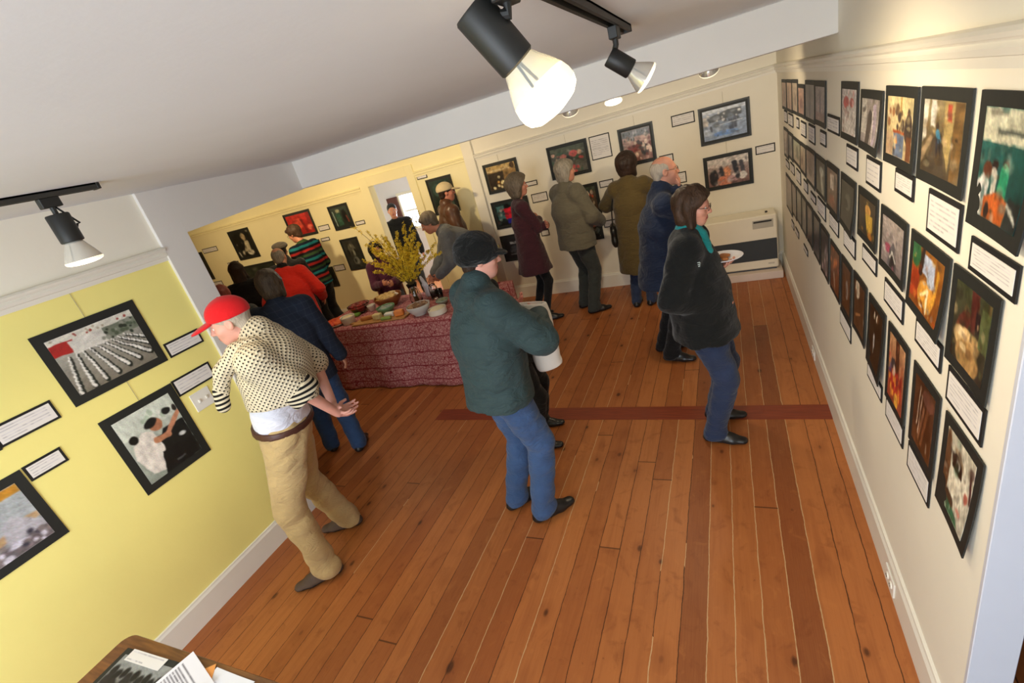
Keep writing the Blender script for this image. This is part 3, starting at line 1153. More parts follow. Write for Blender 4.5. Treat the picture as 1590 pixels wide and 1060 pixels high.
for r_ in range(9):
    x0, x1 = 0.12 + r_ * 0.075, 0.03 + r_ * 0.155
    for k_ in range(26):
        f_ = k_ / 25
        xx, yy = x0 + (x1 - x0) * f_ + 0.009 * r_ * (1 - f_) + 0.006 * math.sin(k_ * 2.3 + r_), 0.36 + 0.62 * f_ * (1 - 0.045 * r_)
        sz_ = 0.008 + 0.010 * f_
        crowd.append(('e', xx + 0.012, yy + 0.022, sz_ * 1.7, sz_ * 2.9, (30, 36, 32)))
        crowd.append(('e', xx, yy, sz_ * 1.15, sz_ * 1.7, (238, 236, 230)))
boy = [((206, 214, 204), (150, 160, 150)), ('r', 0, 0.0, 1, 0.30, (208, 216, 206)), ('dots', 12, 0.3, 0.05, 0.9, 0.25, 0.03, [(180, 196, 178), (226, 230, 222)]),
       ('r', 0.42, 0.46, 1.0, 1.0, (36, 38, 38)), ('p', [(0.42, 0.62), (0.62, 0.40), (1.0, 0.42), (1.0, 1.0), (0.3, 1.0)], (30, 32, 34)),
       ('p', [(0.08, 0.42), (0.30, 0.30), (0.46, 0.36), (0.50, 0.62), (0.36, 0.95), (0.12, 0.90), (0.02, 0.60)], (228, 222, 214)),
       ('e', 0.14, 0.34, 0.07, 0.06, (26, 26, 24)), ('e', 0.56, 0.30, 0.11, 0.09, (186, 126, 96)), ('e', 0.50, 0.25, 0.12, 0.06, (28, 26, 26), -12),
       ('l', 0.44, 0.50, 0.66, 0.52, 0.045, (196, 136, 104)), ('l', 0.66, 0.50, 0.98, 0.30, 0.035, (198, 138, 108)),
       ('e', 0.82, 0.20, 0.07, 0.05, (30, 30, 30)), ('e', 0.96, 0.22, 0.04, 0.05, (40, 36, 34)), ('e', 0.86, 0.62, 0.06, 0.03, (206, 210, 210)),
       ('p', [(0.30, 1.0), (0.42, 0.70), (0.95, 0.72), (0.95, 1.0)], (24, 25, 28)), ('r', 0.55, 0.90, 0.72, 0.93, (70, 72, 74))]
greyp = [((168, 172, 176), (150, 150, 150)), ('r', 0.0, 0.0, 1.0, 0.16, (196, 140, 52)), ('r', 0, 0.14, 1, 0.62, (172, 178, 182)), ('p', [(0.3, 0.72), (0.9, 0.52), (1, 0.55), (1, 0.62), (0.3, 0.82)], (190, 160, 122)),
         ('p', [(0.68, 0.50), (0.80, 0.42), (0.92, 0.58), (1, 0.72), (1, 1), (0.6, 1)], (188, 186, 194)), ('r', 0, 0.80, 1, 1, (108, 100, 104)), ('e', 0.72, 0.84, 0.10, 0.05, (214, 212, 226)), ('dots', 20, 0.3, 0.75, 1, 1, 0.03, [(60, 60, 72), (210, 206, 220), (130, 120, 120)])]
picture(W_LEFT, LEFT['crowd'], crowd, 'black-matted photo of long rows of people in white, upper one on the yellow wall', border=0.042, res=(140, 100), grain=8)
picture(W_LEFT, LEFT['boy'], boy, 'black-matted photo of a person in white slumped over a desk, on yellow wall', border=0.042, res=(84, 100), grain=8)
picture(W_LEFT, LEFT['grey'], greyp, 'black-matted greyish photo with orange strip, cut off by the left edge of view', border=0.042, res=(70, 54), grain=8)
picture(W_LEFT, LEFT['cornerpic'], greyp, 'black-matted photo showing only its lower corner at the far left edge', border=0.042, res=(24, 18))
caption(W_LEFT, LEFT['lab1'], 'caption card beside the photo of rows of people, nearest the white post', 4)
caption(W_LEFT, LEFT['lab2'], 'caption card directly above the double switch plate', 4)
caption(W_LEFT, LEFT['lab3'], 'wide caption card at left edge of yellow wall, above a smaller card', 5)
caption(W_LEFT, LEFT['lab4'], 'small caption card at upper right of the greyish cut-off photo', 4)
wire(W_LEFT, 1.30, 1.863, 1.997, 'thin hanging wire from the picture rail down to the photo of rows of people')
wire(W_LEFT, 1.30, 1.357, 1.480, 'thin hanging wire between the two photos on the yellow wall')

# rectangles on the back and right walls: left, right, bottom, top (metres along the wall, and height)
BACK = {
    'b1': (-2.907, -2.419, 1.504, 1.885),
    'b2': (-2.931, -2.39, 1.027, 1.396),
    'b3': (-2.93, -2.406, 0.56, 0.929),
    'p1': (-2.371, -2.211, 1.495, 1.557),
    'p2': (-2.335, -2.115, 1.276, 1.391),
    'p3': (-2.319, -2.203, 0.827, 0.909),
    'b4': (-2.002, -1.491, 1.501, 1.893),
    'sheet': (-1.462, -1.216, 1.621, 1.89),
    'b5': (-1.772, -1.457, 0.988, 1.37),
    'b6': (-1.764, -1.489, 0.662, 0.873),
    'p4': (-1.431, -1.258, 1.286, 1.369),
    'p5': (-1.466, -1.252, 0.794, 0.883),
    'b7': (-1.12, -0.724, 1.463, 1.888),
    'p6': (-0.699, -0.545, 1.417, 1.499),
    'p7': (-0.61, -0.43, 1.153, 1.277),
    'p8': (-0.523, -0.281, 1.768, 1.884),
    'b8': (-0.245, 0.257, 1.498, 1.882),
    'b9': (-0.241, 0.252, 1.0, 1.372),
    'p9': (0.285, 0.473, 1.285, 1.375),
    'c0': (-9.623, -9.008, 1.127, 1.668),
    'cp1': (-8.967, -8.55, 1.62, 1.707),
    'cp2': (-8.48, -8.179, 1.293, 1.366),
    'cp3': (-9.212, -8.869, 0.981, 1.073),
    'c1': (-8.101, -7.563, 1.358, 1.886),
    'c2': (-8.245, -7.317, 0.752, 1.243),
    'c3': (-6.663, -6.069, 1.518, 1.922),
    'cp4': (-6.028, -5.801, 1.537, 1.623),
    'cp5': (-6.073, -5.891, 1.372, 1.43),
    'c4': (-5.693, -5.296, 1.491, 1.871),
    'cp6': (-5.267, -5.085, 1.498, 1.561),
    'c5': (-5.709, -5.345, 0.823, 1.343),
    'c6': (-6.564, -6.117, 1.046, 1.429),
    'c7': (-6.492, -6.073, 0.602, 0.95),
    'cp7': (-6.048, -5.817, 0.854, 0.956),
    'c8': (-3.817, -3.406, 1.389, 1.887),
    'cp8': (-3.936, -3.766, 1.915, 2.0),
}
ROW_TOP = [
    (5.599, 5.236, 1.723, 1.973),
    (5.207, 4.848, 1.723, 1.975),
    (4.826, 4.499, 1.727, 1.977),
    (4.465, 4.14, 1.728, 1.948),
    (4.108, 3.707, 1.725, 1.975),
    (3.695, 3.341, 1.731, 1.975),
    (2.936, 2.593, 1.728, 1.977),
    (2.545, 2.225, 1.729, 1.951),
    (2.182, 1.857, 1.724, 1.97),
    (1.832, 1.498, 1.722, 1.973),
    (1.446, 1.214, 1.659, 1.973),
]
CAP_TOP = [
    (5.496, 5.261, 1.613, 1.717),
    (5.166, 4.849, 1.611, 1.713),
    (4.624, 4.478, 1.632, 1.709),
    (4.367, 4.121, 1.602, 1.706),
    (3.992, 3.736, 1.599, 1.713),
    (3.538, 3.348, 1.63, 1.713),
    (3.296, 2.981, 1.727, 1.814),
    (2.811, 2.588, 1.619, 1.713),
    (2.435, 2.221, 1.599, 1.71),
    (2.045, 1.855, 1.642, 1.719),
    (1.726, 1.498, 1.588, 1.711),
    (1.431, 1.204, 1.573, 1.655),
]
ROW_MID = [
    (5.573, 5.227, 1.303, 1.566),
    (5.201, 4.879, 1.333, 1.559),
    (4.867, 4.428, 1.343, 1.551),
    (4.429, 4.131, 1.332, 1.553),
    (4.11, 3.719, 1.315, 1.56),
    (3.686, 3.348, 1.32, 1.558),
    (3.317, 2.981, 1.302, 1.568),
    (2.93, 2.607, 1.311, 1.567),
    (2.552, 2.239, 1.353, 1.569),
    (2.185, 1.881, 1.334, 1.567),
    (1.842, 1.53, 1.315, 1.564),
    (1.504, 1.25, 1.29, 1.563),
]
CAP_MID = [
    (5.496, 5.229, 1.213, 1.283),
    (5.107, 4.854, 1.224, 1.309),
    (4.707, 4.458, 1.214, 1.316),
    (4.285, 4.09, 1.22, 1.301),
    (3.943, 3.732, 1.219, 1.277),
    (3.649, 3.372, 1.196, 1.302),
    (3.241, 2.985, 1.207, 1.299),
    (2.849, 2.598, 1.21, 1.305),
    (2.462, 2.23, 1.26, 1.335),
    (2.11, 1.879, 1.21, 1.305),
    (1.751, 1.533, 1.216, 1.304),
    (1.479, 1.255, 1.17, 1.278),
]
ROW_LOW = [
    (5.523, 5.053, 0.819, 1.151),
    (5.029, 4.739, 0.862, 1.157),
    (4.719, 4.426, 0.874, 1.164),
    (4.408, 4.151, 0.873, 1.166),
    (4.119, 3.849, 0.871, 1.167),
    (3.827, 3.562, 0.86, 1.165),
    (3.524, 3.249, 0.843, 1.154),
    (3.21, 2.927, 0.843, 1.144),
    (2.89, 2.649, 0.847, 1.151),
    (2.608, 2.362, 0.863, 1.161),
    (2.323, 2.075, 0.838, 1.158),
    (2.027, 1.788, 0.831, 1.16),
    (1.738, 1.507, 0.839, 1.15),
    (1.46, 1.222, 0.827, 1.141),
]
CAP_LOW = [
    (5.167, 4.995, 0.705, 0.776),
    (4.882, 4.666, 0.72, 0.781),
    (4.359, 4.15, 0.727, 0.779),
    (2.923, 2.658, 0.735, 0.832),
    (2.315, 2.081, 0.754, 0.83),
    (2.017, 1.795, 0.74, 0.835),
    (1.737, 1.521, 0.716, 0.826),
]
GR, GD = (96, 92, 84), (40, 44, 42)
G_BACK = 'framed photographs on the back wall'
bp = {
 'b1': ([((176, 140, 84), (120, 92, 60)), ('r', 0, 0, 1, 0.2, (196, 164, 104)), ('r', 0, 0.28, 0.55, 1, (44, 32, 22)), ('r', 0.0, 0.16, 0.8, 0.24, (214, 190, 140)), ('dots', 9, 0.1, 0.5, 0.5, 0.95, 0.05, [(210, 160, 80), (90, 60, 30), (236, 220, 170)]), ('e', 0.9, 0.12, 0.08, 0.12, (60, 40, 30))],
        'framed photo of a dark room with tan wall, above the burgundy-dressed woman'),
 'b2': ([((36, 52, 50), (22, 26, 26)), ('r', 0.05, 0.1, 0.3, 0.7, (70, 110, 110)), ('p', [(0.26, 0.24), (0.52, 0.2), (0.58, 0.6), (0.55, 0.72), (0.3, 0.75)], (206, 36, 52)), ('e', 0.40, 0.14, 0.08, 0.09, (22, 20, 22)), ('r', 0.32, 0.72, 0.55, 0.95, (40, 40, 140)), ('dots', 14, 0.6, 0.1, 1, 0.9, 0.05, [(60, 80, 80), (20, 30, 30), (130, 120, 110)]), ('dots', 8, 0.0, 0.3, 0.25, 0.9, 0.04, [(150, 170, 160), (40, 60, 60)])],
        'framed photo of a figure in red, behind the burgundy-dressed woman'),
 'b3': ([((34, 38, 42), (24, 26, 30)), ('r', 0.2, 0.2, 0.5, 0.32, (150, 152, 156)), ('e', 0.35, 0.6, 0.2, 0.2, (62, 66, 72)), ('r', 0.15, 0.8, 0.6, 0.84, (110, 112, 116))],
        'lowest dark framed photo at the left end of the white back wall'),
 'b4': ([((70, 78, 70), (90, 86, 80)), ('r', 0, 0, 1, 0.25, (84, 92, 80)), ('dots', 46, 0, 0.15, 1, 1, 0.05, [(190, 160, 140), (70, 96, 80), (180, 80, 80), (40, 46, 44), (120, 126, 130)]), ('e', 0.35, 0.35, 0.1, 0.1, (196, 120, 110)), ('e', 0.66, 0.3, 0.12, 0.12, (190, 90, 90))],
        'framed photo of a crowd outdoors above the man in the grey jacket'),
 'b5': ([((96, 84, 66), (70, 52, 40)), ('r', 0.0, 0, 1, 0.2, (60, 70, 60)), ('dots', 26, 0.1, 0.2, 0.9, 0.95, 0.06, [(200, 90, 60), (220, 190, 150), (150, 50, 40), (60, 70, 80), (236, 220, 190)])],
        'framed photo of people in red, partly hidden by the man in the grey jacket'),
 'b6': ([((40, 46, 46), (28, 30, 30)), ('e', 0.8, 0.4, 0.2, 0.3, (88, 96, 94)), ('dots', 8, 0, 0, 1, 1, 0.06, [(70, 76, 74), (120, 110, 100)])],
        'lowest framed photo beside the grey jacket, by its wearer\'s hands'),
 'b7': ([((196, 170, 164), (140, 100, 90)), ('r', 0, 0, 1, 0.22, (120, 124, 132)), ('dots', 24, 0, 0.05, 1, 0.3, 0.03, [(70, 76, 70), (160, 160, 168)]), ('p', [(0.15, 0.5), (0.8, 0.42), (0.9, 0.6), (0.2, 0.75)], (128, 62, 60)), ('e', 0.75, 0.7, 0.14, 0.18, (50, 46, 46)), ('dots', 18, 0.0, 0.4, 1, 1, 0.05, [(230, 206, 190), (110, 60, 54), (70, 60, 60)])],
        'portrait-shaped framed photo with pinkish ground above the olive coat'),
 'b8': ([((150, 160, 176), (134, 150, 176)), ('r', 0, 0, 1, 0.12, (206, 212, 220)), ('p', [(0.1, 0.25), (0.6, 0.1), (0.9, 0.12), (0.9, 0.34), (0.15, 0.42)], (66, 66, 62)), ('r', 0.0, 0.2, 0.12, 0.5, (190, 180, 170)), ('dots', 20, 0.1, 0.15, 0.9, 0.45, 0.03, [(60, 60, 60), (150, 150, 150), (214, 214, 214)]), ('l', 0.18, 0.55, 0.19, 0.72, 0.02, (70, 70, 80)), ('l', 0.64, 0.42, 0.66, 0.74, 0.05, (56, 60, 74)), ('l', 0.74, 0.40, 0.75, 0.70, 0.04, (70, 72, 84)), ('e', 0.5, 0.84, 0.3, 0.08, (110, 146, 204)), ('l', 0.3, 0.55, 0.9, 0.5, 0.015, (220, 224, 230))],
        'framed photo of figures on a pale blue rink, uppermost above the heater'),
 'b9': ([((200, 190, 184), (120, 84, 76)), ('r', 0, 0, 1, 0.3, (214, 206, 200)), ('e', 0.14, 0.68, 0.11, 0.30, (34, 30, 30)), ('e', 0.46, 0.55, 0.10, 0.2, (224, 150, 108)), ('e', 0.42, 0.85, 0.2, 0.2, (206, 130, 100)), ('l', 0.32, 0.34, 0.36, 0.62, 0.05, (52, 50, 52)), ('l', 0.66, 0.22, 0.70, 0.62, 0.06, (36, 34, 38)), ('l', 0.82, 0.24, 0.86, 0.60, 0.05, (60, 56, 60)), ('e', 0.62, 0.8, 0.16, 0.12, (190, 150, 150)), ('e', 0.85, 0.75, 0.1, 0.14, (220, 214, 210)), ('e', 0.72, 0.72, 0.06, 0.14, (50, 46, 48))],
        'framed photo of a group seated indoors, lower one above the heater'),
 'c0': ([((20, 24, 22), (16, 18, 18)), ('e', 0.5, 0.5, 0.2, 0.3, (44, 50, 48))], 'nearly black framed photo cut off by the white post at left'),
 'c1': ([((26, 30, 28), (24, 24, 22)), ('e', 0.62, 0.22, 0.12, 0.14, (170, 150, 116)), ('p', [(0.62, 0.36), (0.8, 0.4), (0.78, 0.75), (0.4, 0.8), (0.5, 0.6)], (176, 166, 138)), ('l', 0.4, 0.45, 0.3, 0.85, 0.05, (196, 190, 170)), ('e', 0.7, 0.85, 0.18, 0.1, (210, 204, 186)), ('e', 0.3, 0.55, 0.16, 0.2, (14, 15, 15)), ('l', 0.06, 0.8, 0.1, 0.95, 0.03, (200, 196, 180))],
        'framed dark photo of a pale-clad figure, leftmost upright one in the side room'),
 'c2': ([((34, 40, 34), (44, 50, 42)), ('dots', 16, 0.0, 0.3, 1, 1, 0.05, [(104, 108, 88), (60, 66, 56), (150, 150, 126)]), ('e', 0.56, 0.55, 0.1, 0.22, (206, 196, 168))],
        'dark framed photo low behind the person in the beret'),
 'c3': ([((206, 44, 34), (170, 30, 26)), ('e', 0.45, 0.45, 0.2, 0.25, (226, 84, 62)), ('r', 0.85, 0.0, 1, 0.6, (150, 24, 22)), ('l', 0.6, 0.3, 0.7, 0.9, 0.05, (130, 26, 24)), ('e', 0.86, 0.72, 0.1, 0.14, (232, 110, 90)), ('e', 0.2, 0.7, 0.2, 0.15, (216, 76, 56))],
        'framed glowing red photo above the person in the striped sweater'),
 'c4': ([((52, 64, 54), (36, 44, 38)), ('e', 0.4, 0.2, 0.14, 0.12, (150, 150, 120)), ('p', [(0.2, 0.3), (0.5, 0.25), (0.55, 0.9), (0.25, 0.95)], (46, 84, 66)), ('e', 0.75, 0.45, 0.15, 0.3, (26, 28, 28)), ('l', 0.08, 0.2, 0.12, 0.9, 0.03, (150, 170, 160)), ('l', 0.85, 0.5, 0.9, 0.8, 0.04, (130, 60, 50))],
        'framed dark green photo, upper one left of the doorway'),
 'c5': ([((50, 50, 44), (40, 42, 38)), ('e', 0.5, 0.3, 0.25, 0.18, (86, 84, 72)), ('e', 0.55, 0.75, 0.2, 0.15, (110, 112, 104)), ('dots', 10, 0.1, 0.1, 0.9, 0.9, 0.06, [(70, 70, 60), (130, 130, 118), (30, 32, 30)])],
        'tall framed dark grey photo behind the woman in purple'),
 'c6': ([((44, 46, 42), (32, 32, 30)), ('e', 0.7, 0.5, 0.2, 0.3, (74, 70, 62))], 'dark framed photo directly behind the striped sweater'),
 'c7': ([((24, 34, 28), (18, 24, 20)), ('e', 0.5, 0.5, 0.25, 0.25, (36, 58, 46))], 'lowest dark green framed photo beside the striped sweater wearer\'s legs'),
 'c8': ([((36, 54, 48), (28, 38, 34)), ('e', 0.3, 0.3, 0.2, 0.2, (60, 84, 74)), ('l', 0.8, 0.1, 0.9, 0.9, 0.05, (70, 88, 82))], 'framed dark green photo facing the man in the tan cap'),
}
for k_, (sp, lb) in bp.items():
    r_ = BACK[k_]
    picture(W_BACK, r_, sp, lb, group=G_BACK, border=0.04, res=(60, 46) if k_[0] == 'b' else (36, 30), framed=True, grain=15)
G_CB = 'caption cards on the back wall'
for k_, lb, rows in (('p1', 'tiny caption card right of the tan-walled photo', 3), ('p2', 'caption card between burgundy-dressed woman and grey jacket, larger one', 4), ('p3', 'tiny caption card low beside the burgundy skirt', 3),
                     ('sheet', 'large squarish text sheet beside the crowd photo', 9), ('p4', 'caption card between grey jacket and olive coat, upper of two', 3), ('p5', 'caption card beside the olive coat wearer\'s bag, lower of two', 4),
                     ('p6', 'caption card half hidden above the balding man\'s head', 3), ('p7', 'caption card in front of the balding man\'s face', 4), ('p8', 'caption card left of the pale blue rink photo', 4),
                     ('p9', 'caption card nearest the right corner of the back wall', 3), ('cp1', 'caption card at far left of the side room, beside the black photo', 4), ('cp2', 'caption card by the long dark hair', 3),
                     ('cp3', 'caption card lowest at the far left, by the white post', 3), ('cp4', 'caption card right of the red photo, upper of two', 3), ('cp5', 'small caption card below the red photo, lower of two', 3),
                     ('cp6', 'caption card left of the doorway, beside forsythia tips', 3), ('cp7', 'caption card low on the wall beside the striped sweater', 4), ('cp8', 'caption card just right of the doorway, above the tan cap', 4)):
    caption(W_BACK, BACK[k_], lb, rows, G_CB, res=(30, 16 if rows < 6 else 36), border=0.011)
for k_, lb in (('b1', 'thin wire above the tan-walled photo'), ('b4', 'thin wire above the crowd photo'), ('b7', 'thin wire above the pinkish photo'), ('b8', 'thin wire above the pale blue rink photo')):
    r_ = BACK[k_]
    wire(W_BACK, (r_[0] + r_[1]) / 2, r_[3], 1.995, lb)
wire(W_BACK, 0.006, BACK['b9'][3], BACK['b8'][2], 'thin wire between the two framed photos above the heater')

# right wall: three long rows of prints pinned edge to edge; lists run from the far end to the near end
ORD = ['', 'nearest', 'second nearest', 'third nearest', 'fourth nearest', 'fifth nearest', 'sixth nearest', 'seventh nearest', 'eighth nearest', 'ninth nearest', 'tenth nearest', 'eleventh nearest', 'twelfth nearest', 'thirteenth nearest', 'fourteenth nearest']
top = [
 ([((170, 130, 104), (150, 116, 100)), ('e', 0.5, 0.5, 0.2, 0.3, (120, 80, 66))], 'brownish'),
 ([((196, 160, 130), (170, 136, 116)), ('l', 0.3, 0.2, 0.4, 0.9, 0.06, (130, 96, 80))], 'pale tan'),
 ([((206, 186, 160), (180, 160, 140)), ('e', 0.6, 0.6, 0.2, 0.2, (140, 116, 100))], 'pale cream'),
 ([((190, 150, 130), (160, 120, 104)), ('e', 0.5, 0.6, 0.3, 0.2, (130, 90, 78))], 'rosy brown'),
 ([((120, 108, 100), (150, 136, 126)), ('l', 0.5, 0.1, 0.5, 0.9, 0.08, (86, 76, 72))], 'grey'),
 ([((150, 136, 134), (160, 140, 136)), ('l', 0.5, 0.2, 0.5, 0.8, 0.1, (100, 88, 90)), ('r', 0, 0.75, 1, 1, (140, 104, 96))], 'grey mauve'),
 ([((190, 180, 176), (206, 200, 194)), ('e', 0.3, 0.3, 0.2, 0.14, (176, 52, 50)), ('e', 0.7, 0.28, 0.16, 0.10, (170, 60, 56)), ('p', [(0.2, 0.5), (0.8, 0.45), (0.9, 1), (0.1, 1)], (214, 206, 200)), ('dots', 14, 0.1, 0.4, 0.9, 1, 0.05, [(170, 140, 130), (226, 220, 214)])], 'red and white'),
 ([((150, 140, 132), (160, 150, 150)), ('r', 0, 0, 0.3, 0.8, (196, 190, 180)), ('e', 0.5, 0.35, 0.08, 0.1, (60, 50, 46)), ('l', 0.5, 0.4, 0.42, 1.0, 0.13, (70, 60, 56)), ('l', 0.75, 0.2, 0.8, 0.9, 0.1, (196, 180, 200)), ('l', 0.64, 0.3, 0.7, 0.9, 0.03, (236, 226, 220))], 'mauve curtained'),
 ([((224, 206, 152), (200, 176, 130)), ('r', 0.5, 0, 0.56, 0.4, (190, 150, 80)), ('dots', 26, 0.05, 0.2, 0.95, 0.55, 0.05, [(120, 90, 60), (70, 56, 50), (230, 210, 170), (160, 110, 70)]), ('r', 0.25, 0.55, 0.72, 0.60, (176, 84, 40)), ('r', 0.28, 0.60, 0.70, 1, (106, 122, 150)), ('e', 0.85, 0.5, 0.15, 0.25, (60, 48, 44)), ('r', 0.8, 0.6, 1, 1, (120, 70, 40)), ('r', 0, 0.6, 0.25, 1, (190, 160, 130)), ('dots', 5, 0.28, 0.62, 0.4, 0.9, 0.03, [(214, 140, 70)])], 'canteen'),
 ([((150, 134, 96), (74, 62, 46)), ('p', [(0, 0), (0.14, 0), (0.1, 0.5), (0, 0.6)], (220, 216, 200)), ('r', 0.2, 0.0, 0.34, 0.35, (230, 226, 216)), ('p', [(0.55, 0.0), (0.8, 0.0), (0.72, 0.9), (0.55, 0.55)], (170, 146, 92)), ('r', 0.78, 0, 1, 1, (122, 92, 52)), ('p', [(0.3, 0.5), (0.5, 0.4), (0.66, 1), (0.1, 1)], (66, 56, 44)), ('p', [(0.0, 0.7), (0.28, 0.42), (0.3, 0.5), (0.0, 0.9)], (150, 128, 100)), ('e', 0.40, 0.34, 0.04, 0.05, (50, 38, 34)), ('l', 0.41, 0.42, 0.45, 0.52, 0.05, (70, 130, 160)), ('l', 0.4, 0.52, 0.42, 0.72, 0.03, (40, 40, 48)), ('l', 0.46, 0.52, 0.5, 0.7, 0.02, (40, 40, 48)), ('e', 0.88, 0.45, 0.03, 0.02, (60, 44, 30)), ('r', 0.62, 0.04, 0.72, 0.25, (180, 80, 60))], 'corridor'),
 ([((34, 96, 88), (20, 60, 58)), ('r', 0, 0, 1, 0.30, (214, 212, 186)), ('r', 0.1, 0.02, 0.45, 0.07, (150, 146, 128)), ('r', 0.3, 0.18, 1, 0.22, (90, 96, 88)), ('e', 0.2, 0.56, 0.10, 0.08, (104, 62, 44)), ('p', [(0.0, 0.68), (0.12, 0.6), (0.26, 0.66), (0.22, 1), (0.0, 1)], (226, 222, 216)), ('e', 0.34, 0.50, 0.06, 0.05, (40, 28, 24)), ('l', 0.34, 0.58, 0.36, 0.74, 0.06, (220, 214, 200)), ('e', 0.56, 0.47, 0.07, 0.05, (36, 26, 22)), ('l', 0.56, 0.56, 0.55, 0.78, 0.10, (46, 150, 110)), ('p', [(0.2, 0.80), (0.5, 0.72), (0.72, 0.78), (0.7, 1), (0.2, 1)], (186, 92, 38)), ('r', 0.72, 0.74, 1, 1, (36, 40, 40)), ('e', 0.3, 0.92, 0.06, 0.08, (46, 36, 34)), ('l', 0.72, 0.8, 0.95, 0.9, 0.02, (190, 190, 180))], 'green classroom'),
]
mid = [
 ([((150, 120, 104), (90, 66, 56)), ('l', 0.3, 0.1, 0.3, 0.9, 0.1, (210, 196, 180))], 'brown'),
 ([((70, 60, 56), (60, 50, 46)), ('l', 0.5, 0.1, 0.6, 0.9, 0.1, (170, 160, 150))], 'dark streaked'),
 ([((170, 176, 150), (176, 160, 140)), ('e', 0.6, 0.5, 0.2, 0.3, (120, 120, 100))], 'pale olive'),
 ([((190, 176, 150), (160, 140, 120)), ('e', 0.3, 0.6, 0.2, 0.2, (120, 96, 80))], 'tan'),
 ([((150, 134, 120), (170, 150, 136)), ('e', 0.5, 0.5, 0.3, 0.3, (126, 110, 100))], 'beige'),
 ([((40, 50, 48), (60, 62, 58)), ('e', 0.6, 0.3, 0.25, 0.14, (196, 200, 190)), ('l', 0.55, 0.4, 0.75, 0.9, 0.12, (190, 190, 176)), ('l', 0.3, 0.5, 0.4, 0.95, 0.1, (14, 18, 20))], 'black and white'),
 ([((120, 96, 84), (80, 44, 32)), ('r', 0.3, 0.1, 0.65, 0.5, (206, 190, 176)), ('e', 0.5, 0.8, 0.3, 0.16, (130, 60, 36)), ('e', 0.8, 0.2, 0.1, 0.12, (60, 46, 44))], 'russet'),
 ([((44, 46, 42), (38, 38, 36)), ('e', 0.55, 0.45, 0.25, 0.2, (92, 92, 84)), ('e', 0.4, 0.5, 0.2, 0.1, (30, 32, 34))], 'murky grey'),
 ([((58, 44, 26), (46, 36, 24)), ('e', 0.55, 0.28, 0.18, 0.15, (206, 150, 70)), ('p', [(0.4, 0.4), (0.85, 0.36), (0.9, 0.75), (0.6, 0.95), (0.45, 0.7)], (212, 170, 60)), ('e', 0.3, 0.75, 0.2, 0.18, (30, 26, 22)), ('e', 0.75, 0.9, 0.15, 0.1, (190, 120, 40))], 'yellow figure'),
 ([((176, 164, 158), (130, 120, 122)), ('e', 0.3, 0.62, 0.16, 0.1, (170, 80, 104)), ('p', [(0.3, 1), (0.4, 0.6), (0.55, 0.4), (0.7, 0.6), (0.78, 1)], (92, 90, 96)), ('p', [(0.38, 1), (0.5, 0.68), (0.66, 0.72), (0.72, 1)], (40, 42, 46)), ('l', 0.4, 0.78, 0.52, 0.64, 0.025, (216, 210, 204)), ('l', 0.52, 0.64, 0.68, 0.8, 0.025, (216, 210, 204))], 'arched grey'),
 ([((150, 96, 40), (140, 80, 36)), ('e', 0.12, 0.12, 0.16, 0.25, (46, 100, 60)), ('p', [(0.3, 0.05), (0.75, 0.1), (0.75, 0.45), (0.35, 0.38)], (186, 196, 220)), ('r', 0.0, 0.40, 0.3, 0.9, (170, 66, 36)), ('l', 0.35, 0.0, 0.3, 0.4, 0.06, (44, 34, 28)), ('e', 0.55, 0.72, 0.28, 0.25, (214, 150, 60)), ('l', 0.4, 0.75, 0.6, 0.6, 0.03, (250, 226, 160)), ('l', 0.6, 0.6, 0.62, 0.95, 0.03, (250, 232, 190)), ('l', 0.85, 0.2, 0.8, 0.7, 0.04, (220, 160, 60)), ('e', 0.65, 0.45, 0.12, 0.08, (196, 206, 226)), ('l', 0.45, 0.85, 0.6, 0.98, 0.03, (120, 70, 30))], 'golden orange'),
 ([((66, 70, 48), (50, 44, 36)), ('l', 0.55, 0.0, 0.6, 0.4, 0.11, (84, 40, 34)), ('e', 0.3, 0.45, 0.22, 0.12, (96, 48, 38), -35), ('r', 0.62, 0.2, 0.75, 0.7, (36, 26, 26)), ('e', 0.4, 0.66, 0.34, 0.16, (206, 172, 120)), ('e', 0.66, 0.62, 0.16, 0.12, (196, 156, 104)), ('e', 0.5, 0.85, 0.36, 0.2, (176, 138, 88)), ('e', 0.25, 0.60, 0.14, 0.06, (232, 206, 160)), ('e', 0.55, 0.78, 0.12, 0.06, (140, 104, 64)), ('e', 0.36, 0.76, 0.10, 0.05, (226, 196, 144)), ('r', 0.75, 0.1, 1, 0.6, (88, 96, 60))], 'crumpled paper'),
]
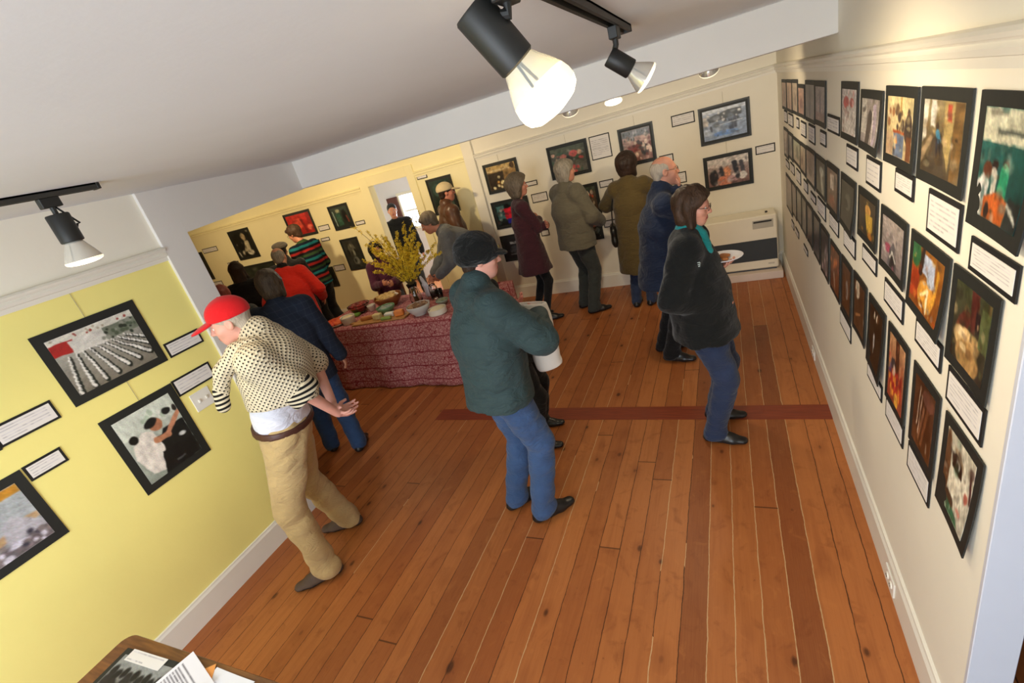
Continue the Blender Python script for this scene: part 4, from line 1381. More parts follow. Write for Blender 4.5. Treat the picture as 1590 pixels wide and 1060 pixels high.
low = [
 ([((150, 120, 106), (100, 80, 70))], 'dull brown'), ([((130, 100, 90), (96, 76, 70)), ('l', 0.5, 0, 0.5, 1, 0.1, (70, 50, 46))], 'dull rose'),
 ([((120, 110, 96), (86, 76, 66))], 'dull olive'), ([((90, 80, 70), (66, 56, 50)), ('e', 0.5, 0.4, 0.2, 0.2, (150, 136, 120))], 'dim taupe'),
 ([((70, 56, 50), (60, 46, 40)), ('dots', 10, 0, 0, 1, 1, 0.06, [(150, 120, 110), (90, 60, 60)])], 'speckled brown'),
 ([((60, 50, 48), (50, 40, 40)), ('dots', 10, 0, 0.3, 1, 1, 0.06, [(140, 110, 120), (90, 90, 130)])], 'speckled dusky'),
 ([((50, 42, 44), (46, 38, 40)), ('dots', 12, 0, 0.2, 1, 1, 0.06, [(130, 90, 110), (190, 170, 180), (90, 70, 80)])], 'dusky mauve'),
 ([((110, 62, 34), (88, 46, 30)), ('dots', 8, 0, 0, 1, 0.4, 0.06, [(230, 130, 60), (150, 60, 40)]), ('l', 0.4, 0.6, 0.5, 0.9, 0.05, (196, 170, 150))], 'orange speckled'),
 ([((80, 52, 32), (72, 46, 30)), ('e', 0.6, 0.5, 0.16, 0.22, (150, 140, 136))], 'hazy brown'),
 ([((66, 46, 32), (84, 56, 36)), ('e', 0.3, 0.15, 0.2, 0.2, (206, 190, 170)), ('l', 0.15, 0.75, 0.6, 0.6, 0.03, (160, 110, 70))], 'brown with pale corner'),
 ([((44, 32, 20), (40, 28, 18)), ('dots', 9, 0.35, 0.08, 0.7, 0.2, 0.035, [(214, 196, 176), (90, 60, 40)]), ('l', 0.42, 0.5, 0.44, 0.64, 0.06, (190, 186, 186)), ('l', 0.4, 0.68, 0.42, 0.78, 0.03, (130, 120, 110))], 'dark brown with bright signs'),
 ([((196, 150, 110), (150, 60, 40)), ('l', 0.5, 0.0, 0.55, 0.4, 0.12, (80, 46, 32)), ('e', 0.3, 0.42, 0.16, 0.10, (60, 56, 60)), ('r', 0.1, 0.5, 0.9, 0.85, (176, 50, 40)), ('dots', 24, 0.1, 0.45, 0.9, 0.85, 0.05, [(226, 190, 170), (190, 60, 50), (130, 30, 30), (236, 150, 60)]), ('r', 0, 0.45, 0.2, 0.6, (60, 70, 130)), ('e', 0.6, 0.9, 0.14, 0.12, (230, 170, 70))], 'red and pink'),
 ([((74, 46, 30), (86, 50, 28)), ('l', 0.3, 0.1, 0.2, 0.7, 0.02, (206, 186, 166)), ('l', 0.4, 0.2, 0.3, 0.8, 0.02, (190, 160, 140)), ('l', 0.52, 0.35, 0.35, 0.85, 0.04, (140, 96, 70)), ('l', 0.7, 0.3, 0.5, 0.9, 0.05, (110, 66, 40)), ('e', 0.7, 0.15, 0.3, 0.12, (110, 70, 56))], 'dark wooden'),
 ([((206, 200, 180), (190, 186, 170)), ('e', 0.55, 0.52, 0.34, 0.34, (232, 226, 206)), ('e', 0.45, 0.22, 0.2, 0.08, (150, 130, 104), 20), ('e', 0.42, 0.30, 0.20, 0.10, (42, 34, 30), 15), ('e', 0.46, 0.30, 0.07, 0.06, (160, 160, 150)), ('e', 0.44, 0.31, 0.045, 0.05, (10, 10, 12)), ('l', 0.28, 0.37, 0.6, 0.39, 0.025, (24, 18, 16)), ('e', 0.08, 0.5, 0.12, 0.5, (96, 66, 44)), ('e', 0.85, 0.52, 0.07, 0.07, (190, 110, 96)), ('l', 0.9, 0.2, 0.98, 0.5, 0.03, (70, 40, 44)), ('e', 0.7, 0.80, 0.09, 0.035, (206, 140, 126)), ('e', 0.3, 0.85, 0.2, 0.12, (60, 46, 36)), ('p', [(0.25, 0.85), (0.7, 0.9), (0.8, 1), (0.2, 1)], (46, 104, 76))], 'close-up face'),
]
for rows_, rects_, rn in ((top, ROW_TOP, 'top'), (mid, ROW_MID, 'middle'), (low, ROW_LOW, 'bottom')):
    n_ = len(rects_)
    for i_, (r_, (sp, adj)) in enumerate(zip(rects_, rows_)):
        k_ = n_ - i_
        near = k_ <= 6
        rr_ = r_
        if rn == 'top' and i_ == n_ - 1:
            rr_ = (1.452, 1.182, 1.685, 1.972)
        nm = f'{adj} photo, {ORD[k_]} in the {rn} row on right wall'
        picture(W_RIGHT, rr_, sp, nm, group=f'prints in the {rn} row on the right wall', border=0.031 if near else 0.026,
                res=(64, 52) if near else (26, 22), bend=0.001 + 0.002 * ((i_ * 37 + len(rn)) % 5) / 4, bendv=0.016 if near and i_ % 3 == 1 else 0.003, grain=16)
for rects_, rn in ((CAP_TOP, 'top'), (CAP_MID, 'middle'), (CAP_LOW, 'bottom')):
    n_ = len(rects_)
    for i_, r_ in enumerate(rects_):
        k_ = n_ - i_
        caption(W_RIGHT, r_, f'caption card under the {rn} row on the right wall, {ORD[k_]} to the camera' if not (rn == 'top' and i_ == 6) else 'caption card level with the top row itself, filling a gap between prints on right wall',
                6 if k_ < 4 else 4, f'caption cards under the {rn} row on the right wall', res=(44, 26) if k_ < 6 else (20, 12), border=0.013)

# ------------------------------------------------------------------ food table with its cloth
TX0, TX1, TY0, TY1, TZ = -4.27, -2.20, 3.69, 4.56, 0.745
t = thing('folding_table', 'long table hidden under the red printed cloth', 'table', ((TX0 + TX1) / 2, (TY0 + TY1) / 2, 0))
cx, cy = (TX0 + TX1) / 2, (TY0 + TY1) / 2
M_tabletop = flat('grey_table_top', (150, 140, 126), 0.5)
MB().box((TX0 - cx + 0.01, TY0 - cy + 0.012, TZ - 0.03), (TX1 - cx - 0.01, TY1 - cy - 0.012, TZ - 0.004), 0, 0.004).build('table_top', M_tabletop, t)
for sx in (-0.93, 0.93):
    for sy in (-0.34, 0.34):
        MB().tube([(sx, sy, 0.0), (sx, sy, TZ - 0.03)], 0.014, 10).build('leg', M_black, t)

M_table_cloth = NT('red_paisley_tablecloth')
g = M_table_cloth
sep = g.n('ShaderNodeSeparateXYZ')
tc = g.n('ShaderNodeTexCoord')
g.l(tc.outputs['UV'], sep.inputs[0])
vo = g.n('ShaderNodeTexVoronoi', feature='F1')
vo.inputs['Scale'].default_value = 62.0
g.l(tc.outputs['UV'], vo.inputs['Vector'])
vo2 = g.n('ShaderNodeTexVoronoi', feature='DISTANCE_TO_EDGE')
vo2.inputs['Scale'].default_value = 24.0
g.l(tc.outputs['UV'], vo2.inputs['Vector'])
ns = g.noise(tc.outputs['UV'], 95.0, 3, 0.7, 1.5)
c_ = g.mix(g.ramp(ns, [(0.42, (0, 0, 0, 1)), (0.58, (1, 1, 1, 1))]), lin((164, 72, 78)), lin((218, 168, 162)))
c_ = g.mix(g.ramp(vo.outputs['Distance'], [(0.28, (1, 1, 1, 1)), (0.36, (0, 0, 0, 1))]), c_, lin((226, 184, 176)))
c_ = g.mix(g.ramp(vo2.outputs['Distance'], [(0.02, (1, 1, 1, 1)), (0.07, (0, 0, 0, 1))]), c_, lin((140, 46, 56)))
band = g.math('FRACT', g.math('MULTIPLY', sep.outputs[1], 6.4))
bm_ = g.math('LESS_THAN', g.math('ABSOLUTE', g.math('SUBTRACT', band, 0.5)), 0.05)
c_ = g.mix(g.math('MULTIPLY', bm_, 0.75), c_, lin((128, 40, 50)))
big_ = g.noise(tc.outputs['UV'], 7.0, 2)
c_ = g.mix(g.math('MULTIPLY', big_, 0.35), c_, lin((150, 60, 60)))
g.l(c_, g.b.inputs['Base Color'])
g.set(Roughness=0.85)
g.b.inputs['Specular IOR Level'].default_value = 0.15
# cloth surface: arc-length v over front skirt, top, back skirt; short ends folded down
NU, DROP = 120, TZ - 0.012
prof = []          # (y, z, v)
for i in range(16):
    f_ = i / 15
    prof.append((TY0 - 0.012, 0.012 + DROP * f_, f_ * DROP, (1 - f_)))
for i in range(1, 13):
    f_ = i / 12
    prof.append((TY0 - 0.012 + (TY1 - TY0 + 0.024) * f_, TZ, DROP + f_ * (TY1 - TY0), 0))
for i in range(1, 9):
    f_ = i / 8
    prof.append((TY1 + 0.012, TZ - DROP * f_, DROP + (TY1 - TY0) + f_ * DROP, f_))
V, F, UVv = [], [], []
xs_ = np.linspace(TX0 - 0.012, TX1 + 0.012, NU)
for j, (y, z, v, hang) in enumerate(prof):
    for i, x in enumerate(xs_):
        rip = hang * (0.016 * math.sin(x * 9 + 1.0) + 0.010 * math.sin(x * 23 + 0.6))
        sgn = -1 if j < 16 else 1
        V.append((x - cx, y + sgn * (abs(hang) * 0.03 + rip) * (1 if hang else 0) - cy, z))
        UVv.append((x, v))
NP = len(prof)
for j in range(NP - 1):
    for i in range(NU - 1):
        F.append((j * NU + i, j * NU + i + 1, (j + 1) * NU + i + 1, (j + 1) * NU + i))
# end skirts
for side, x in ((0, TX0 - 0.012), (1, TX1 + 0.012)):
    b0 = len(V)
    NE = 26
    for j in range(14):
        f_ = j / 13
        for i in range(NE):
            y = TY0 - 0.012 + (TY1 - TY0 + 0.024) * i / (NE - 1)
            rip = f_ * (0.014 * math.sin(y * 13) + 0.02)
            edge = math.sin(math.pi * i / (NE - 1)) ** 0.5
            V.append((x + (1 if side else -1) * rip * edge - cx, y - cy + (0.0 if 0 < i < NE - 1 else (-0.03 * f_ if i == 0 else 0.03 * f_)), TZ - DROP * f_))
            UVv.append((x + (f_ * DROP if side else -f_ * DROP), DROP + (y - TY0)))
    for j in range(13):
        for i in range(NE - 1):
            q = (b0 + j * NE + i, b0 + j * NE + i + 1, b0 + (j + 1) * NE + i + 1, b0 + (j + 1) * NE + i)
            F.append(q if not side else q[::-1])
o = from_arrays('tablecloth', V, F, g.m, None, True, None, (cx, cy, 0))
uv = o.data.uv_layers.new(name='UVMap')
li = np.zeros(len(o.data.loops), dtype=np.int32)
o.data.loops.foreach_get('vertex_index', li)
uv.data.foreach_set('uv', np.array(UVv, dtype=np.float32)[li].ravel())
so = o.modifiers.new('thickness', 'SOLIDIFY')
so.thickness, so.offset = 0.003, 1.0
tag(o, 'red cloth with small white print covering the food table to the floor', 'tablecloth')
TT = TZ + 0.0045     # top of the cloth


def bowl(name, label, x, y, r, h, col, contents, ccol, ccol2=None, mat=None, rb=0.5, cat='bowl', n=26, csize=0.012, tilt=None, rim=0.004, dome=0.35, seed=1):
    """lathe-turned vessel with heaped contents as a part"""
    t = thing(name, label, cat, (x, y, TT))
    m = MB()
    prof_ = [(0.0, 0.0), (r * rb, 0.0), (r * rb * 1.02, 0.006)]
    for i in range(1, 9):
        f_ = i / 8
        prof_.append((r * (rb + (1 - rb) * math.sin(f_ * math.pi / 2)), 0.006 + (h - 0.006) * f_))
    inner = [(max(0, a - rim), b + 0.002) for a, b in prof_[::-1]]
    prof_ = prof_ + [(r - rim * 0.5, h + 0.002)] + inner[:-2] + [(r * rb * 0.9, 0.012), (0.0, 0.012)]
    m.lathe(prof_, 32)
    b = m.build('vessel', mat or flat('glaze_%d_%d_%d' % tuple(col), col, 0.25, 0.04), t, True)
    if contents:
        rng = np.random.RandomState(seed)
        f = Field(0.006)
        f.cone((0, 0, h * 0.45), (0, 0, h * 0.72), r * 0.72, r * 0.86, 0.01, ((0, 0, 1), 0.35))
        for i in range(n):
            a, q = rng.uniform(0, 6.28), math.sqrt(rng.uniform(0, 1)) * r * 0.8
            f.ell((q * math.cos(a), q * math.sin(a), h * 0.86 + (1 - (q / r) ** 2) * r * dome * 0.5), np.array((csize, csize * rng.uniform(.5, 1), csize * 0.6)), 0.004)
        ca, cb = lin(ccol), lin(ccol2 or ccol)
        mats = [flat('food_%d_%d_%d' % tuple(ccol), ccol, 0.5, 0.15), flat('food_%d_%d_%d' % tuple(ccol2 or ccol), ccol2 or ccol, 0.5, 0.15)]
        f.cone((0, 0, 0.02), (0, 0, 0.03), r * 0.4, r * 0.4, 0.01, ((0, 0, 1), 0.3))
        f.build(contents, mats, t, 1, lambda c: (vnoise(c[:, 0] * 60, c[:, 1] * 60, np.random.RandomState(seed), 4, 1.0) > 0.05).astype(int))
    if tilt:
        t.rotation_euler = tilt
    return t


def slab(name, label, x, y, sx, sy, sz, col, cat, rz=0.0, z=None, rnd=0.012, parent=None, h=0.005, col2=None):
    f = Field(h)
    f.cone((-sx / 2 + rnd, 0, sz / 2), (sx / 2 - rnd, 0, sz / 2), rnd, rnd, 0)
    f.ops, f.lo, f.hi = [], np.array((-sx / 2, -sy / 2, 0.0)), np.array((sx / 2, sy / 2, sz))
    f.ops.append((lambda X, Y, Z: np.sqrt(np.maximum(np.abs(X) - sx / 2 + rnd, 0) ** 2 + np.maximum(np.abs(Y) - sy / 2 + rnd, 0) ** 2 + np.maximum(np.abs(Z - sz / 2) - sz / 2 + min(rnd, sz / 2.2), 0) ** 2) - min(rnd, sz / 2.2), f.lo, f.hi, 0, 0))
    f.wrinkle(0.0015, int(abs(x) * 100), 150)
    o = f.build(name, flat('food_%d_%d_%d' % tuple(col), col, 0.5, 0.12), parent, 1)
    o.location = (x, y, TT + 0.001 if z is None else z)
    o.rotation_euler = (0, 0, rz)
    if cat:
        tag(o, label, cat)
    return o


M_beet = glass('clear_glass', (250, 246, 240))
M_wood = flat('turned_wood', (150, 92, 46), 0.45, 0.2, 14)
bowl('salad_bowl', 'large wooden bowl heaped with pale crackers at back of food table', -3.62, 4.25, 0.165, 0.12, (150, 92, 46), 'crackers', (226, 196, 130), (206, 170, 100), M_wood, 0.55, csize=0.03, n=34, seed=3)
bowl('serving_bowl', 'green and blue glazed bowl in front of the wooden bowl', -3.46, 3.97, 0.105, 0.085, (120, 160, 120), 'dip', (120, 140, 140), (150, 166, 150), flat('green_glaze', (112, 156, 112), 0.25, 0.25, 12), 0.45, seed=4, n=10)
bowl('glass_bowl', 'clear glass bowl of dark red beets', -3.97, 4.13, 0.13, 0.10, (200, 60, 50), 'beets', (110, 22, 22), (150, 36, 30), M_beet, 0.6, csize=0.02, n=30, seed=5)
bowl('small_cup', 'small white cup beside the wooden bowl', -3.80, 4.14, 0.05, 0.07, (224, 220, 206), 'dip', (214, 206, 186), None, None, 0.7, seed=6, n=5, csize=0.008)
bowl('dip_bowl', 'white bowl of creamy dip beside the carrots at left', -3.87, 3.80, 0.082, 0.085, (226, 222, 206), 'dip', (226, 212, 170), None, None, 0.8, seed=7, n=8, dome=0.1)
bowl('platter', 'round platter of carrot sticks and red pepper at left table corner', -4.07, 3.83, 0.155, 0.022, (196, 186, 160), 'carrot_sticks', (214, 92, 40), (196, 54, 36), None, 0.8, csize=0.03, n=46, seed=8, cat='platter')
bowl('platter', 'platter of green vegetables behind the carrots', -4.05, 4.00 + 0.16, 0.0001 + 0.001, 0.01, (200, 200, 180), None, (1, 1, 1)) if False else None
bowl('salad_dish', 'shallow glass dish of sliced green vegetables behind the carrots', -3.98, 3.985 - 0.005, 0.06, 0.03, (190, 200, 180), 'green_vegetables', (96, 150, 56), (150, 186, 90), None, 0.7, csize=0.02, n=24, seed=9, cat='dish') if False else None
bowl('mixing_bowl', 'pale bowl of brown nuts in front of the vase', -2.93, 3.83, 0.125, 0.105, (214, 214, 208), 'nuts', (120, 84, 56), (176, 140, 104), None, 0.5, csize=0.02, n=34, seed=10)
bowl('cheese_box', 'round white soft cheese at right front of the table', -2.70, 3.80, 0.095, 0.055, (240, 234, 214), 'cheese', (238, 226, 190), None, None, 0.98, seed=11, n=3, dome=0.02, cat='cheese')
bowl('small_bowl', 'small pale green bowl right of the vase', -2.79, 4.06, 0.07, 0.05, (160, 178, 160), 'olives', (96, 110, 80), (130, 140, 110), None, 0.6, seed=12, n=12)
# tray of vegetables
o = slab('vegetable_slices', 'pile of sliced green vegetables behind the carrot platter', -3.98, 4.0 - 0.005, 0.18, 0.07, 0.035, (112, 158, 62), 'vegetables', 0.3)
# cheese board with its pieces
bd = thing('cheese_board', 'wooden cheese board at front of the food table', 'cutting board', (-3.42, 3.80, TT), 0.10)
MB().box((-0.33, -0.09, 0), (0.33, 0.09, 0.016), 0, 0.004).build('board', flat('board_wood', (176, 128, 70), 0.5, 0.2, 20), bd)
MB().box((-0.405, -0.02, 0.002), (-0.33, 0.02, 0.014), 0, 0.004).build('handle', flat('board_wood', (176, 128, 70)), bd)
bz = TT + 0.0165
for nm, lb, x, y, sx, sy, sz, c_, ct, rz in (
        ('cheese_wedge', 'orange cheese block on the board', -3.19, 3.83, 0.10, 0.075, 0.06, (226, 132, 50), 'cheese', 0.3),
        ('cheese_block', 'white crumbly cheese block at right of the board centre', -3.32, 3.83, 0.11, 0.06, 0.045, (228, 226, 214), 'cheese', 0.1),
        ('cheese_block', 'cream coloured cheese block at the middle of the board', -3.45, 3.79, 0.10, 0.065, 0.06, (224, 208, 150), 'cheese', -0.1),
        ('cracker_stack', 'row of brown crackers at the left of the cheese board', -3.61, 3.81, 0.15, 0.05, 0.04, (186, 118, 62), 'crackers', 0.2),
        ('bread_slices', 'golden bread slices at the back of the cheese board', -3.52, 3.855, 0.12, 0.04, 0.035, (206, 160, 84), 'bread', 0.05),
        ('grapes', 'cluster of green grapes at front of the cheese board', -3.31, 3.745, 0.12, 0.045, 0.03, (136, 158, 74), 'grapes', 0.0)):
    slab(nm, lb, x, y, sx, sy, sz, c_, ct, rz + 0.1, bz)
slab('knife', 'small cheese knife lying beside the board', -3.64, 3.735, 0.16, 0.016, 0.012, (96, 104, 110), 'knife', 0.25, None, 0.005, h=0.003)
# jar, napkins, plastic wrap by the vase
t = thing('glass_jar', 'clear glass jar right of the vase', 'jar', (-3.02, 4.30, TT))
MB().lathe([(0, 0), (0.045, 0), (0.048, 0.01), (0.048, 0.12), (0.036, 0.145), (0.036, 0.16), (0.033, 0.16), (0.033, 0.145), (0.044, 0.118), (0.044, 0.012), (0, 0.012)], 28).build('jar_glass', M_beet, t, True)
MB().lathe([(0, 0.0122), (0.0435, 0.0122), (0.0435, 0.075), (0, 0.075)], 24).build('dark_jam', flat('dark_jam', (44, 40, 48), 0.3), t, True)
f = Field(0.006)
f.cone((0, 0, 0.02), (-0.02, 0.0, 0.14), 0.045, 0.03, 0.02, ((0, 1, 0), 0.5)).cone((-0.02, 0, 0.14), (-0.05, 0.01, 0.23), 0.028, 0.012, 0.02).wrinkle(0.005, 4, 80, 0.8)
o = f.build('paper_napkins', flat('white_paper', (232, 232, 240), 0.8), None, 1)
o.location = (-3.16, 4.40, TT - 0.002)
tag(o, 'crumpled white paper napkins standing just right of the vase', 'napkins')
t = thing('drinking_glass', 'clear tumbler beside the jar, at right of the vase', 'glass', (-2.90, 4.22, TT))
MB().lathe([(0, 0), (0.030, 0), (0.038, 0.12), (0.036, 0.12), (0.028, 0.006), (0, 0.006)], 24).build('tumbler', M_beet, t, True)

# ------------------------------------------------------------------ forsythia in a glass vase
VX, VY = -3.17, 4.16
vz = thing('glass_vase', 'clear glass vase holding yellow forsythia on the food table', 'vase', (VX, VY, TT))
MB().lathe([(0, 0), (0.055, 0), (0.062, 0.02), (0.070, 0.07), (0.058, 0.14), (0.046, 0.19), (0.060, 0.24), (0.057, 0.24), (0.043, 0.19), (0.054, 0.14), (0.066, 0.07), (0.058, 0.024), (0, 0.018)], 32).build('vase_glass', M_beet, vz, True)
M_twig = flat('forsythia_bark', (104, 84, 44), 0.8, 0.2)
M_petal = flat('forsythia_petals', (238, 210, 50), 0.6, 0.15, 40)
M_petal2 = flat('forsythia_petals_deep', (220, 184, 36), 0.6, 0.15, 40)
rngf = np.random.RandomState(11)


def blossom(m, p, ax, s):
    ax = ax.normalized()
    u = ax.orthogonal().normalized()
    w_ = ax.cross(u)
    ph = rngf.uniform(0, 6.28)
    for k in range(4):
        a = ph + k * math.pi / 2
        d = u * math.cos(a) + w_ * math.sin(a)
        e = ax.cross(d)
        q = [p, p + d * s * 0.5 + e * s * 0.26 + ax * s * 0.35, p + d * s + ax * s * 0.45, p + d * s * 0.5 - e * s * 0.26 + ax * s * 0.35]
        m.add(q, [(0, 1, 2, 3)], int(rngf.uniform() < 0.3))


tips = [(-0.50, 0.02, 0.92), (-0.42, 0.1, 0.80), (-0.36, -0.05, 0.66), (-0.30, 0.06, 0.74), (-0.44, -0.1, 0.46), (-0.38, 0.0, 0.34), (-0.26, -0.12, 0.58),
        (-0.16, 0.05, 0.68), (-0.10, -0.08, 0.74), (-0.02, 0.08, 0.70), (0.04, -0.05, 0.64), (0.10, 0.10, 0.80), (0.14, 0.0, 0.60), (0.24, 0.08, 0.86), (0.28, -0.04, 0.70),
        (0.36, 0.05, 0.92), (0.34, -0.1, 0.56), (0.42, 0.06, 0.46), (0.48, 0.0, 0.36), (0.30, -0.12, 0.40), (-0.22, -0.18, 0.40), (0.0, -0.2, 0.46), (0.16, -0.18, 0.44), (-0.12, -0.15, 0.52),
        (0.20, 0.12, 0.50), (-0.30, -0.16, 0.30), (0.06, 0.02, 0.50)]
for i, (dx, dy, dz) in enumerate(tips):
    b0 = Vector((rngf.uniform(-0.02, 0.02), rngf.uniform(-0.02, 0.02), 0.03))
    nk = Vector((dx * 0.06, dy * 0.06, 0.235))
    tip = Vector((dx, dy, 0.24 + dz * 0.78))
    mid_ = nk + (tip - nk) * 0.5 + Vector((-dx * 0.12, -dy * 0.1, 0.07))
    pts = [b0, nk]
    for k in range(1, 9):
        f_ = k / 8
        pts.append(nk * (1 - f_) ** 2 + mid_ * 2 * f_ * (1 - f_) + tip * f_ * f_)
    lb = 'forsythia branch with yellow blossoms standing in the glass vase'
    t = thing('forsythia_branch', lb, 'branch', (VX, VY, TT), 0, 'forsythia branches in the vase')
    MB().tube(pts, [0.004] * 2 + [0.0038 - 0.0003 * k for k in range(8)], 6).build('stem', M_twig, t)
    fl = MB()
    dense = 9 if i not in (0, 1, 13, 15) else 5
    for k in range(3, len(pts)):
        for q in range(dense):
            f_ = rngf.uniform(0, 1)
            p = pts[k - 1].lerp(pts[k], f_)
            axd = Vector(rngf.normal(size=3)) + (pts[k] - pts[k - 1]).normalized() * 0.4
            blossom(fl, p + axd.normalized() * 0.008, axd, rngf.uniform(0.014, 0.024))
    # short side shoots
    for q in range(2 if dense > 5 else 0):
        k = rngf.randint(4, 8)
        d = Vector((rngf.normal() * 0.5, rngf.normal() * 0.5, 0.7)).normalized() * rngf.uniform(0.06, 0.13)
        for z in range(14):
            f_ = rngf.uniform(0.1, 1)
            axd = Vector(rngf.normal(size=3))
            blossom(fl, pts[k] + d * f_ + axd.normalized() * 0.006, axd, rngf.uniform(0.012, 0.022))
    fl.build('blossoms', [M_petal, M_petal2], t)

# ------------------------------------------------------------------ dark wood table at the near left, with papers
M_walnut = NT('varnished_brown_wood')
g = M_walnut
f_ = g.noise(g.coord((1.4, 14, 1)), 4.0, 5, 0.6, 0.8)
g.l(g.ramp(f_, [(0.3, lin((92, 56, 28))), (0.7, lin((140, 92, 48)))]), g.b.inputs['Base Color'])
g.set(Roughness=0.3)
FX0, FX1, FY0, FY1, FZ = -2.30, -0.95, -0.35, 0.515, 0.75
t = thing('writing_table', 'brown wooden table with rounded corners at bottom left', 'table', ((FX0 + FX1) / 2, (FY0 + FY1) / 2, 0))
cx, cy = (FX0 + FX1) / 2, (FY0 + FY1) / 2
outl = []
R_ = 0.05
for (qx, qy, a0) in ((FX1 - R_, FY1 - R_, 0), (FX0 + R_, FY1 - R_, 90), (FX0 + R_, FY0 + R_, 180), (FX1 - R_, FY0 + R_, 270)):
    for k in range(7):
        a = math.radians(a0 + 15 * k)
        outl.append((qx + R_ * math.cos(a) - cx, qy + R_ * math.sin(a) - cy))
n_ = len(outl)
m = MB()
V = []
for (sc_, z) in ((0.992, FZ - 0.028), (1.0, FZ - 0.022), (1.0, FZ - 0.006), (0.992, FZ)):
    V += [(x * sc_, y * sc_, z) for x, y in outl]
F = [tuple(range(n_))[::-1], tuple(range(3 * n_, 4 * n_))]
for j in range(3):
    for i in range(n_):
        F.append((j * n_ + i, j * n_ + (i + 1) % n_, (j + 1) * n_ + (i + 1) % n_, (j + 1) * n_ + i))
m.add(V, F)
m.build('table_top', M_walnut.m, t)
MB().box((-0.60, -0.36, FZ - 0.11), (0.60, 0.36, FZ - 0.029)).build('apron', M_walnut.m, t)
for sx in (-0.58, 0.58):
    for sy in (-0.34, 0.34):
        MB().tube([(sx, sy, 0.0), (sx, sy, FZ - 0.05)], [0.018, 0.028], 12).build('leg', M_walnut.m, t)


class Flat:
    pass


def on_table(name, label, cat, x, y, rz, sx, sy, z, C, res, group=None, mount=None, curl=0.0, border=0.0):
    """a sheet lying on the near table"""
    t = thing(name, label, cat, (x, y, z), rz, group)
    wl = Wall((0, 0, 0), (1, 0, 0), (0, 0, 1))
    wl.z = Vector((0, 1, 0))
    zo = Vector((0, 0, 0))
    if mount is not None:
        sheet_mesh('mat_board', wl, -sx / 2, sx / 2, -sy / 2, sy / 2, 0.0005, 0.003, mount, t, zo)
    sheet_mesh('printed_sheet', wl, -sx / 2 + border, sx / 2 - border, -sy / 2 + border, sy / 2 - border, 0.0032 if mount is not None else 0.0005, 0.0008, M_paper if mount is None else M_ink, t, zo, C, res[0], res[1], curl, curl)
    return t


grp = [((150, 150, 146), (60, 58, 56)), ('r', 0, 0.0, 1, 0.25, (150, 152, 150))]
for k in range(9):
    grp.append(('e', 0.08 + k * 0.11, 0.24 + 0.05 * (k % 2), 0.055, 0.09, (30, 28, 28)))
    grp.append(('e', 0.10 + k * 0.11, 0.40 + 0.06 * (k % 3), 0.09, 0.12, (36, 32, 32)))
for k in range(5):
    grp += [('e', 0.15 + k * 0.18, 0.62, 0.05, 0.07, (196, 140, 116)), ('l', 0.15 + k * 0.18, 0.74, 0.17 + k * 0.18, 1.0, 0.05, (226, 222, 218)), ('l', 0.15 + k * 0.18, 0.8, 0.16 + k * 0.18, 1.0, 0.012, (60, 40, 40))]
C = paint(grp, 60, 60, 77, 8)
on_table('photo_print', 'black-matted group photo lying flat on the brown table', 'photograph', -2.05, 0.335, 0.035, 0.33, 0.27, FZ, C, (60, 60), None, M_mat, 0, 0.022)
on_table('caption_card', 'white caption card lying across the top of the group photo on table', 'caption card', -2.07, 0.448, 0.02, 0.21, 0.042, FZ + 0.005, text_rows(40, 12, 5, 2), (40, 12))
C = text_rows(70, 60, 9, 20, (238, 236, 242), (120, 116, 124), 0.08)
on_table("printed_page", "white printed page lying askew at centre of the brown table", "paper", -1.815, 0.35, -0.30, 0.216, 0.279, FZ + 0.008, C, (70, 60), None, None, 0.004)
on_table("orange_leaflet", "sheet of orange paper tucked between the white pages on table", "paper", -1.735, 0.43, -0.9, 0.12, 0.09, FZ + 0.0045, np.ones((4, 4, 3)) * np.array((236, 160, 84.0)), (4, 4))
C = text_rows(40, 50, 19, 12, (236, 236, 240), (214, 212, 218), 0.1)
on_table("blank_page", "white page at right end of the papers on the brown table", "paper", -1.625, 0.365, -0.02, 0.20, 0.26, FZ + 0.0006, C, (40, 50), None, None, 0.003)

# ------------------------------------------------------------------ people
def nrm(v):
    v = np.asarray(v, float)
    return v / max(np.linalg.norm(v), 1e-9)


def rotm(yaw=0.0, pitch=0.0, roll=0.0):
    """yaw: + turns to the left (counter-clockwise from above); pitch: + looks down; roll: + tips right"""
    y, p, r = map(math.radians, (yaw, pitch, roll))
    Rz = np.array([[math.cos(y), -math.sin(y), 0], [math.sin(y), math.cos(y), 0], [0, 0, 1]])
    Rx = np.array([[1, 0, 0], [0, math.cos(-p), -math.sin(-p)], [0, math.sin(-p), math.cos(-p)]])
    Ry = np.array([[math.cos(r), 0, math.sin(r)], [0, 1, 0], [-math.sin(r), 0, math.cos(r)]])
    return Rz @ Rx @ Ry


def ik(a, b, l1, l2, pole):
    """middle joint between a and b"""
    a, b = np.array(a, float), np.array(b, float)
    d = b - a
    L = np.linalg.norm(d)
    if L > (l1 + l2) * 0.999:
        b = a + d * (l1 + l2) * 0.999 / L
        d = b - a
        L = np.linalg.norm(d)
    x = (l1 * l1 - l2 * l2 + L * L) / (2 * L)
    h = math.sqrt(max(l1 * l1 - x * x, 0))
    u = d / L
    p = np.array(pole, float)
    p = p - u * (p @ u)
    return a + u * x + nrm(p) * h, b


